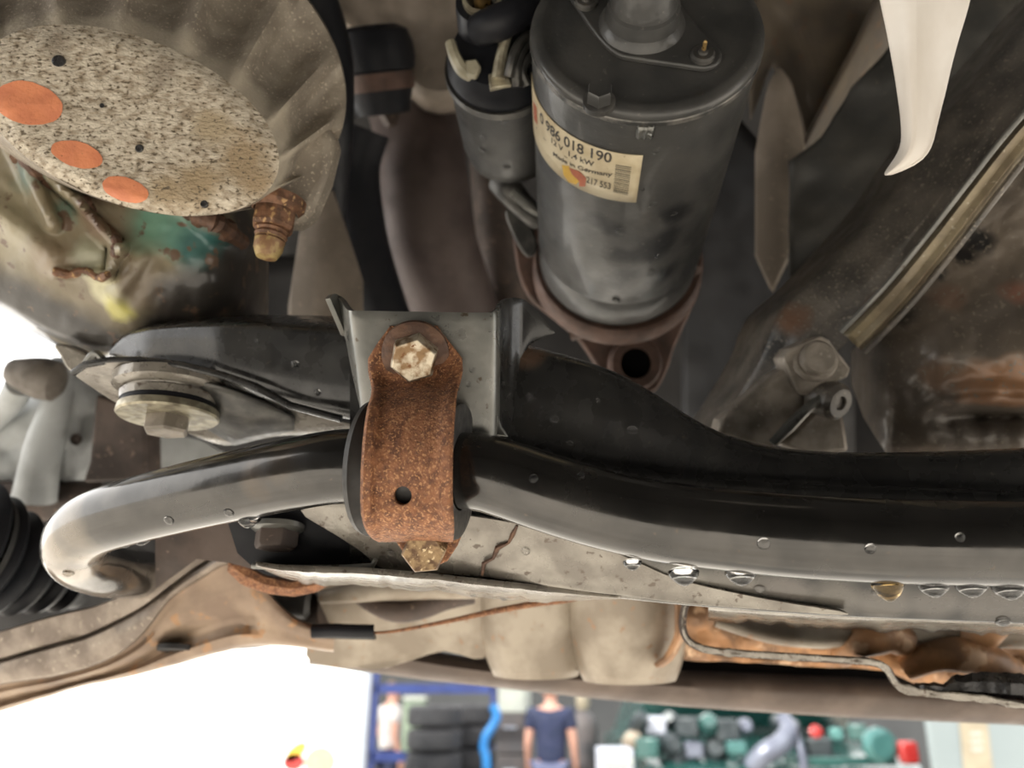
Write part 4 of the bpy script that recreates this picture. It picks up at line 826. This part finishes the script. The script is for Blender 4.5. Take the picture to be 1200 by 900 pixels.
disc(onw(347,881), .085, .045, 'ink_yellow', stk, 'yellow_patch', .7); disc(onw(344,893), .075, .055, 'red_lamp', stk, 'red_patch'); disc(onw(375,893), .11, .10, 'tan_plastic', stk, 'cream_patch')

rk = thing('shelf_rack', 'blue steel storage rack behind the door edge', 'rack', (X_(510, 9.6), 9.6, 0))
for x in (439, 578):
    part('upright', box((X_(x, 9.6), 9.6, 1.15), .055, .06, 2.3), 'blue_steel', rk, smooth=False)
for z in (.25, .95, 1.66):
    part('shelf_beam', box((X_(508, 9.6), 9.6, z), X_(578, 9.6)-X_(439, 9.6), .06, .10), 'blue_steel', rk, smooth=False)
single('light_post', lathe(Vector((X_(429, 8.6), 8.6, 0)), Vector((0, 0, 1)), [(0,.09),(.02,.09),(.03,.038),(2.6,.038),(2.6,.001)], 20), 'light_post', 'pale grey round post beside the white door edge', 'post', (X_(429, 8.6), 8.6, 0))
def torus_tyre(c, R_, r):
    V = []
    for i in range(32):
        a = 2*math.pi*i/32
        V.append([Vector(c) + Vector((math.cos(a)*(R_ + q[0]*r), math.sin(a)*(R_ + q[0]*r), q[1]*r)) for q in ((-.9,-.75),(-.2,-.95),(.6,-.95),(.95,-.7),(1,0),(.95,.7),(.6,.95),(-.2,.95),(-.9,.75),(-.8,0))])
    return loft(V, True, ring=True)
for sx, nst, Y in ((510, 7, 8.4), (553, 7, 9.05)):
    for k in range(nst):
        c = Vector((X_(sx, Y), Y, .11 + k*.215))
        side = 'left' if sx == 510 else 'right'; rank = ['topmost', 'second from the top', 'third from the top', 'fourth from the top', 'fifth from the top', 'sixth from the top', 'lowest'][nst-1-k]
        single('car_tyre', torus_tyre(c, .17, .105), 'tyre', f'black car tyre, {rank} in the {side} of the two tall stacks', 'tyre', c, group=f'tyres in the {side} stack')
c = upright(572, 8.4, 0)
hp = [G(x, y, 8.4) for x, y in ((577,826),(582,838),(578,850),(570,862),(567,876),(570,890),(570,930))]
single('air_hose', tube(cr(hp, 5), .045, 14), 'blue_hose', 'bright blue hose hanging beside the tyre stacks', 'hose', hp[-1])
cb_ = thing('parts_carton', 'white carton standing on dark bins behind the blue hose', 'box', (X_(603, 10.3), 10.3, 1.40))
part('carton', box((X_(603, 10.3), 10.3, 1.53), .40, .35, .27), 'cardboard_white', cb_, bevel=.01); part('carton_lid', box((X_(603, 10.3), 10.3, 1.68), .42, .37, .04), 'cardboard_white', cb_, bevel=.006)
bn = thing('storage_bin', 'dark storage bin unit under the white carton', 'bin', (X_(603, 10.3), 10.3, 0))
for k in range(3):
    b_ = part('drawer', box((X_(603, 10.3), 10.3, .233 + k*.466), .42, .40, .45), 'dark_bin', bn, bevel=.015)
    part('drawer_handle', box((X_(597, 9.2), 10.085, .3 + k*.466), .16, .03, .03), 'light_post', b_)

cr_ = thing('green_crate', 'pale green crate on the blue rack left of the tyre stacks', 'crate', (X_(487, 9.6), 9.6, 1.0))
part('crate_body', box((X_(487, 9.6), 9.6, 1.27), .24, .32, .52), 'pale_green', cr_, bevel=.015)
part('crate_lid', box((X_(487, 9.6), 9.6, 1.555), .26, .35, .05), 'cardboard_white', cr_, bevel=.01)
def skin(name, pts, edges, radii, material, parent, rootv=0, sub=2):
    me = bpy.data.meshes.new(name); me.from_pydata(pts, edges, []); o = bpy.data.objects.new(name, me); COL.objects.link(o); o.parent = parent
    m = o.modifiers.new('skin', 'SKIN'); m.use_smooth_shade = True
    for i, v in enumerate(me.skin_vertices[0].data):
        r = radii[i]; v.radius = r if isinstance(r, tuple) else (r, r); v.use_root = (i == rootv)
    s = o.modifiers.new('subdivision', 'SUBSURF'); s.levels = sub; s.render_levels = sub
    me.materials.append(MATS[material]); return o
def person(loc, rz, label, top, legs, hairm='hair', bend=0.0, h=1.76):
    t = thing('person', label, 'person', loc); t.rotation_euler = (0, 0, rz); k = h/1.76; t.scale = (k, k, k)
    J = {'pel': (0,0,.94), 'wai': (0,0,1.08), 'che': (0,-.01,1.28), 'nec0': (0,0,1.44), 'nec': (0,-.01,1.50), 'chin': (0,-.035,1.555), 'hd': (0,-.02,1.635), 'top': (0,0,1.70),
         'sl': (.185,0,1.42), 'el': (.235,.03,1.14), 'wl': (.245,-.05,.90), 'sr': (-.185,0,1.42), 'er': (-.235,.03,1.14), 'wr': (-.245,-.05,.90),
         'hl': (.09,0,.90), 'kl': (.105,-.01,.50), 'al': (.11,.02,.09), 'fl': (.12,-.14,.035), 'hr': (-.09,0,.90), 'kr': (-.105,-.01,.50), 'ar': (-.11,.02,.09), 'fr': (-.12,-.14,.035)}
    for sd_, sx in (('l', 1), ('r', -1)):
        J['p'+sd_] = (sx*.25, -.065, .83)
        for q, (ox, dx, ln) in enumerate(((.0,-.03,.075), (.0,-.012,.085), (.0,.006,.08), (.0,.022,.065))):
            J[f'f{q}a{sd_}'] = (sx*.252, -.065+dx, .80); J[f'f{q}b{sd_}'] = (sx*.247, -.07+dx, .80-ln*.55); J[f'f{q}c{sd_}'] = (sx*.237, -.078+dx, .80-ln)
        J['ta'+sd_] = (sx*.235, -.105, .845); J['tb'+sd_] = (sx*.225, -.125, .80)
    names = list(J); ix = {n: i for i, n in enumerate(names)}
    E = [('pel','wai'),('wai','che'),('che','nec0'),('nec0','nec'),('nec','chin'),('chin','hd'),('hd','top'),('nec0','sl'),('sl','el'),('el','wl'),('nec0','sr'),('sr','er'),('er','wr'),
         ('pel','hl'),('hl','kl'),('kl','al'),('al','fl'),('pel','hr'),('hr','kr'),('kr','ar'),('ar','fr')]
    for sd_ in 'lr':
        E += [('w'+sd_, 'p'+sd_), ('p'+sd_, 'ta'+sd_), ('ta'+sd_, 'tb'+sd_)]
        for q in range(4): E += [('p'+sd_, f'f{q}a{sd_}'), (f'f{q}a{sd_}', f'f{q}b{sd_}'), (f'f{q}b{sd_}', f'f{q}c{sd_}')]
    Rr = {'pel': (.155,.11), 'wai': (.135,.095), 'che': (.16,.11), 'nec0': (.08,.07), 'nec': .055, 'chin': (.062,.07), 'hd': (.078,.095), 'top': (.055,.065), 'sl': .062, 'sr': .062, 'el': .045, 'er': .045, 'wl': (.03,.025), 'wr': (.03,.025), 'hl': .085, 'hr': .085, 'kl': .058, 'kr': .058, 'al': .042, 'ar': .042, 'fl': (.04,.03), 'fr': (.04,.03), 'pl': (.018,.038), 'pr': (.018,.038)}
    skin('body', [J[n] for n in names], [(ix[a], ix[b]) for a, b in E], [Rr.get(n, .0095) for n in names], 'skin', t)
    def sub(nm, keep, grow, m, over={}):
        nn = [n for n in names if n in keep]; i2 = {n: i for i, n in enumerate(nn)}
        g = lambda r: tuple(q + grow for q in r) if isinstance(r, tuple) else r + grow
        return skin(nm, [over.get(n, J[n]) for n in nn], [(i2[a], i2[b]) for a, b in E if a in i2 and b in i2], [g(Rr.get(n, .01)) for n in nn], m, t)
    sub('shirt', ('pel','wai','che','nec0','sl','sr','el','er'), .026, top, {'el': (.215,.015,1.25), 'er': (-.215,.015,1.25), 'nec0': (0,0,1.43), 'pel': (0,0,.90)})
    sub('trousers', ('pel','hl','kl','al','hr','kr','ar'), .020, legs, {'pel': (0,0,.96)})
    for sx in (1, -1):
        skin('shoe', [(sx*.11,.05,.05), (sx*.115,-.05,.05), (sx*.12,-.16,.04)], [(0,1),(1,2)], [(.05,.05),(.05,.048),(.045,.036)], 'dark_bin', t)
        part_local = bpy.data.objects.new('ear', mesh_of(lathe(Vector((sx*.078,-.015,1.63)), Vector((sx,0,0)), [(0,.001),(0,.028),(.012,.024),(.014,.001)], 12), Vector((0,0,0)))); COL.objects.link(part_local); part_local.parent = t; part_local.data.materials.append(MATS['skin'])
        ey = bpy.data.objects.new('eye', mesh_of(lathe(Vector((sx*.032,-.100,1.645)), Vector((0,-1,0)), [(-.01,.012),(0,.012),(.006,.007),(.007,.001)], 12), Vector((0,0,0)))); COL.objects.link(ey); ey.parent = t; ey.data.materials.append(MATS['white_cloth'])
    skin('nose', [(0,-.10,1.655), (0,-.125,1.61)], [(0,1)], [.010, .014], 'skin', t)
    skin('mouth', [(-.022,-.102,1.575), (0,-.108,1.573), (.022,-.102,1.575)], [(0,1),(1,2)], [.006, .008, .006], 'ink_red', t)
    skin('hair', [(0,.02,1.60), (0,.035,1.67), (0,-.005,1.725), (0,-.05,1.73)], [(0,1),(1,2),(2,3)], [(.078,.07),(.082,.075),(.075,.07),(.06,.03)], hairm, t)
    return t
pp = upright(645, 8.6, 0); person(pp, math.radians(168), 'person in navy t-shirt and blue trousers standing in the workshop', 'navy_cloth', 'blue_jeans')
pp = upright(458, 10.6, 0); person(pp, math.radians(120), 'person in white top and navy trousers by the blue rack', 'white_cloth', 'navy_cloth')
gc = upright(683, 9.4, 0)
cy = thing('gas_cylinder', 'tall dark grey cylinder with pale neck right of the navy-shirted person', 'cylinder', gc)
part('cylinder_body', lathe(gc, Vector((0,0,1)), [(0,.001),(0,.15),(.03,.16),(1.25,.16),(1.36,.13),(1.42,.06),(1.46,.05),(1.46,.001)], 28), 'dark_bin', cy)
part('cylinder_neck', lathe(gc + Vector((0,0,1.44)), Vector((0,0,1)), [(0,.06),(.06,.075),(.15,.07),(.19,.04),(.19,.001)], 20), 'cream_print', cy)
lv = thing('louvre_cabinet', 'pale slatted cabinet beside the green car', 'cabinet', upright(717, 6.2, 0))
lx = X_(717, 6.2)
part('cabinet_body', box((lx, 6.2, .62), .24, .3, 1.24), 'light_post', lv, bevel=.01)
for k in range(8): part('slat', box((lx, 6.04, .60 + k*.08), .22, .02, .05), 'cardboard_white', lv, smooth=False)

# green car, bonnet open, facing the camera side
GX = lambda x: X_(x, 7.2)
gcar = thing('green_car', 'dark green car with its engine bay open in the background', 'car', (GX(900), 7.6, 0))
def carsec(Y, prof): return [Vector((x, Y, z)) for x, z in prof]
gxl, gxr = GX(745), GX(1072)
mid = (gxl + gxr)/2; hwid = (gxr - gxl)/2
secs = []
for Y, k, zt in ((6.9, .93, 1.02), (7.05, .98, 1.08), (7.6, 1.0, 1.16), (8.2, 1.0, 1.20), (8.5, .98, 1.22), (10.6, .97, 1.18), (11.0, .92, 1.0)):
    secs.append(carsec(Y, [(mid-hwid*k*.9, .25), (mid-hwid*k, .45), (mid-hwid*k, .85), (mid-hwid*k*.94, zt-.03), (mid-hwid*k*.86, zt), (mid, zt+.02), (mid+hwid*k*.86, zt), (mid+hwid*k*.94, zt-.03), (mid+hwid*k, .85), (mid+hwid*k, .45), (mid+hwid*k*.9, .25)]))
part('body_shell', loft(secs, True, True), 'green_car', gcar, bevel=.02)
part('cabin', loft([carsec(Y, [(mid-hwid*.85, 1.18), (mid-hwid*kk, zt), (mid, zt+.03), (mid+hwid*kk, zt), (mid+hwid*.85, 1.18)]) for Y, kk, zt in ((8.4,.84,1.19),(8.9,.70,1.58),(9.4,.70,1.64),(10.2,.72,1.60),(10.7,.82,1.19))]), 'green_car', gcar)
part('windscreen', loft([carsec(Y, [(mid-hwid*k, z), (mid, z+.02), (mid+hwid*k, z)]) for Y, k, z in ((8.40,.76,1.24),(8.62,.70,1.40),(8.84,.64,1.55))]), 'car_glass', gcar, solid=.01)
part('bonnet', loft([[Vector((mid + u*hwid*.84, lerp(8.35, 7.9, v), lerp(1.22, 1.60, v) + .03*math.cos(u*1.5))) for u in (-1, -.5, 0, .5, 1)] for v in (0, .25, .5, .75, 1)]), 'green_car', gcar, solid=.03)
for x, y, rr, m, kd in ((750,846,.07,'engine_dark',0),(768,850,.09,'light_post',1),(786,845,.07,'engine_dark',0),(806,852,.10,'engine_dark',1),(830,850,.09,'green_car',0),(850,856,.11,'engine_dark',1),(872,852,.07,'silver_hose',0),(760,876,.10,'green_car',1),(785,872,.09,'engine_dark',0),(812,878,.08,'silver_hose',1),(838,880,.10,'engine_dark',0),(858,892,.06,'car_glass',0),(800,895,.12,'engine_dark',1),(960,878,.11,'engine_dark',1),(980,860,.06,'car_glass',1),(925,852,.08,'engine_dark',0),(1005,858,.08,'green_car',1),(905,896,.07,'engine_dark',0),(965,896,.10,'green_car',1),(742,866,.07,'tan_steel',0)):
    c = G(x, y, 7.0 + .25*random.random())
    if kd: part('engine_part', box(c, rr*1.9, rr*1.4, rr*1.6, random.uniform(-.5, .5)), m, gcar, bevel=rr*.2)
    else: part('engine_part', lathe(c, Vector((random.uniform(-.4,.4), -1, random.uniform(-.3,.5))), [(-.2, rr*.8), (-.05, rr), (.05, rr*.95), (.08, rr*.7), (.12, rr*.6), (.12, .001)], 20), m, gcar)
part('intake_hose', tube(cr([G(880,900,6.85), G(895,884,6.8), G(915,872,6.8), G(925,856,6.85), G(918,842,6.95)], 5), [.075, .085, .08, .06], 18), 'silver_hose', gcar, label='pale silver bent intake hose')
part('strut_hose', tube(cr([G(918,846,6.9), G(932,862,6.85), G(940,885,6.8), G(942,905,6.8)], 5), .035, 12), 'silver_hose', gcar)
part('battery', box(G(862, 876, 6.95), .16, .14, .10), 'car_glass', gcar, bevel=.02)
part('red_cap', lathe(G(955, 858, 6.85), Vector((0,-1,.3)), [(0,.05),(.03,.05),(.04,.03),(.04,.001)], 16), 'red_lamp', gcar)
part('headlamp', lathe(G(1030, 874, 6.82), Vector((0,-1,0)), [(-.1,.08),(0,.14),(.04,.135),(.08,.09),(.09,.001)], 28), 'car_glass', gcar)
part('indicator', box(G(1064, 882, 6.78), .15, .10, .17), 'red_lamp', gcar, bevel=.03)
part('cross_panel', box(G(985, 892, 6.86), .9, .05, .06), 'green_car', gcar, bevel=.01)
for sx in (-1, 1):
    part('wheel', torus_tyre(Vector((0, 0, 0)), .20, .11)[0:1] and (lambda vf: ([Vector((mid + sx*hwid*.92 + v.z, 7.6 + v.x, .31 + v.y)) for v in vf[0]], vf[1]))(torus_tyre((0,0,0), .20, .11)), 'tyre', gcar)

vn = thing('white_van', 'white van side at the lower right with a pale sticker', 'van', (X_(1180, 5.6)+.6, 6.2, 0))
vx0 = X_(1077, 5.6)
vsec = [[Vector((vx0 + (y-5.6)*.62 + (.0 if z > .5 else .03) + dx, y, z)) for (dx, z) in ((.02,.35),(0,.5),(0,1.1),(.02,1.55),(.10,1.95),(.25,2.05),(1.7,2.05),(1.85,1.9),(1.9,.5),(1.88,.35))] for y in (5.6, 5.64, 7.4, 9.2, 9.25)]
part('van_body', loft(vsec, True, True), 'pale_van', vn, bevel=.04)
part('sticker', slab([G(x, y, 5.592) for x, y in ((1124,845),(1157,845),(1164,905),(1130,905))], Vector((0, .004, 0))), 'cream_print', vn, smooth=False)
for k in range(3): part('sticker_print', slab([G(x, y, 5.588) for x, y in ((1137+k*.8,858+k*9),(1150+k*.8,858+k*9),(1150.6+k*.8,862+k*9),(1137.6+k*.8,862+k*9))], Vector((0, .002, 0))), 'cardboard_white', vn, smooth=False)
for y in (6.2, 8.6): part('wheel', (lambda vf: ([Vector((vx0 + (y-5.6)*.62 + .1 + v.z + v.x*.62, y + v.x, .31 + v.y)) for v in vf[0]], vf[1]))(torus_tyre((0,0,0), .20, .11)), 'tyre', vn)
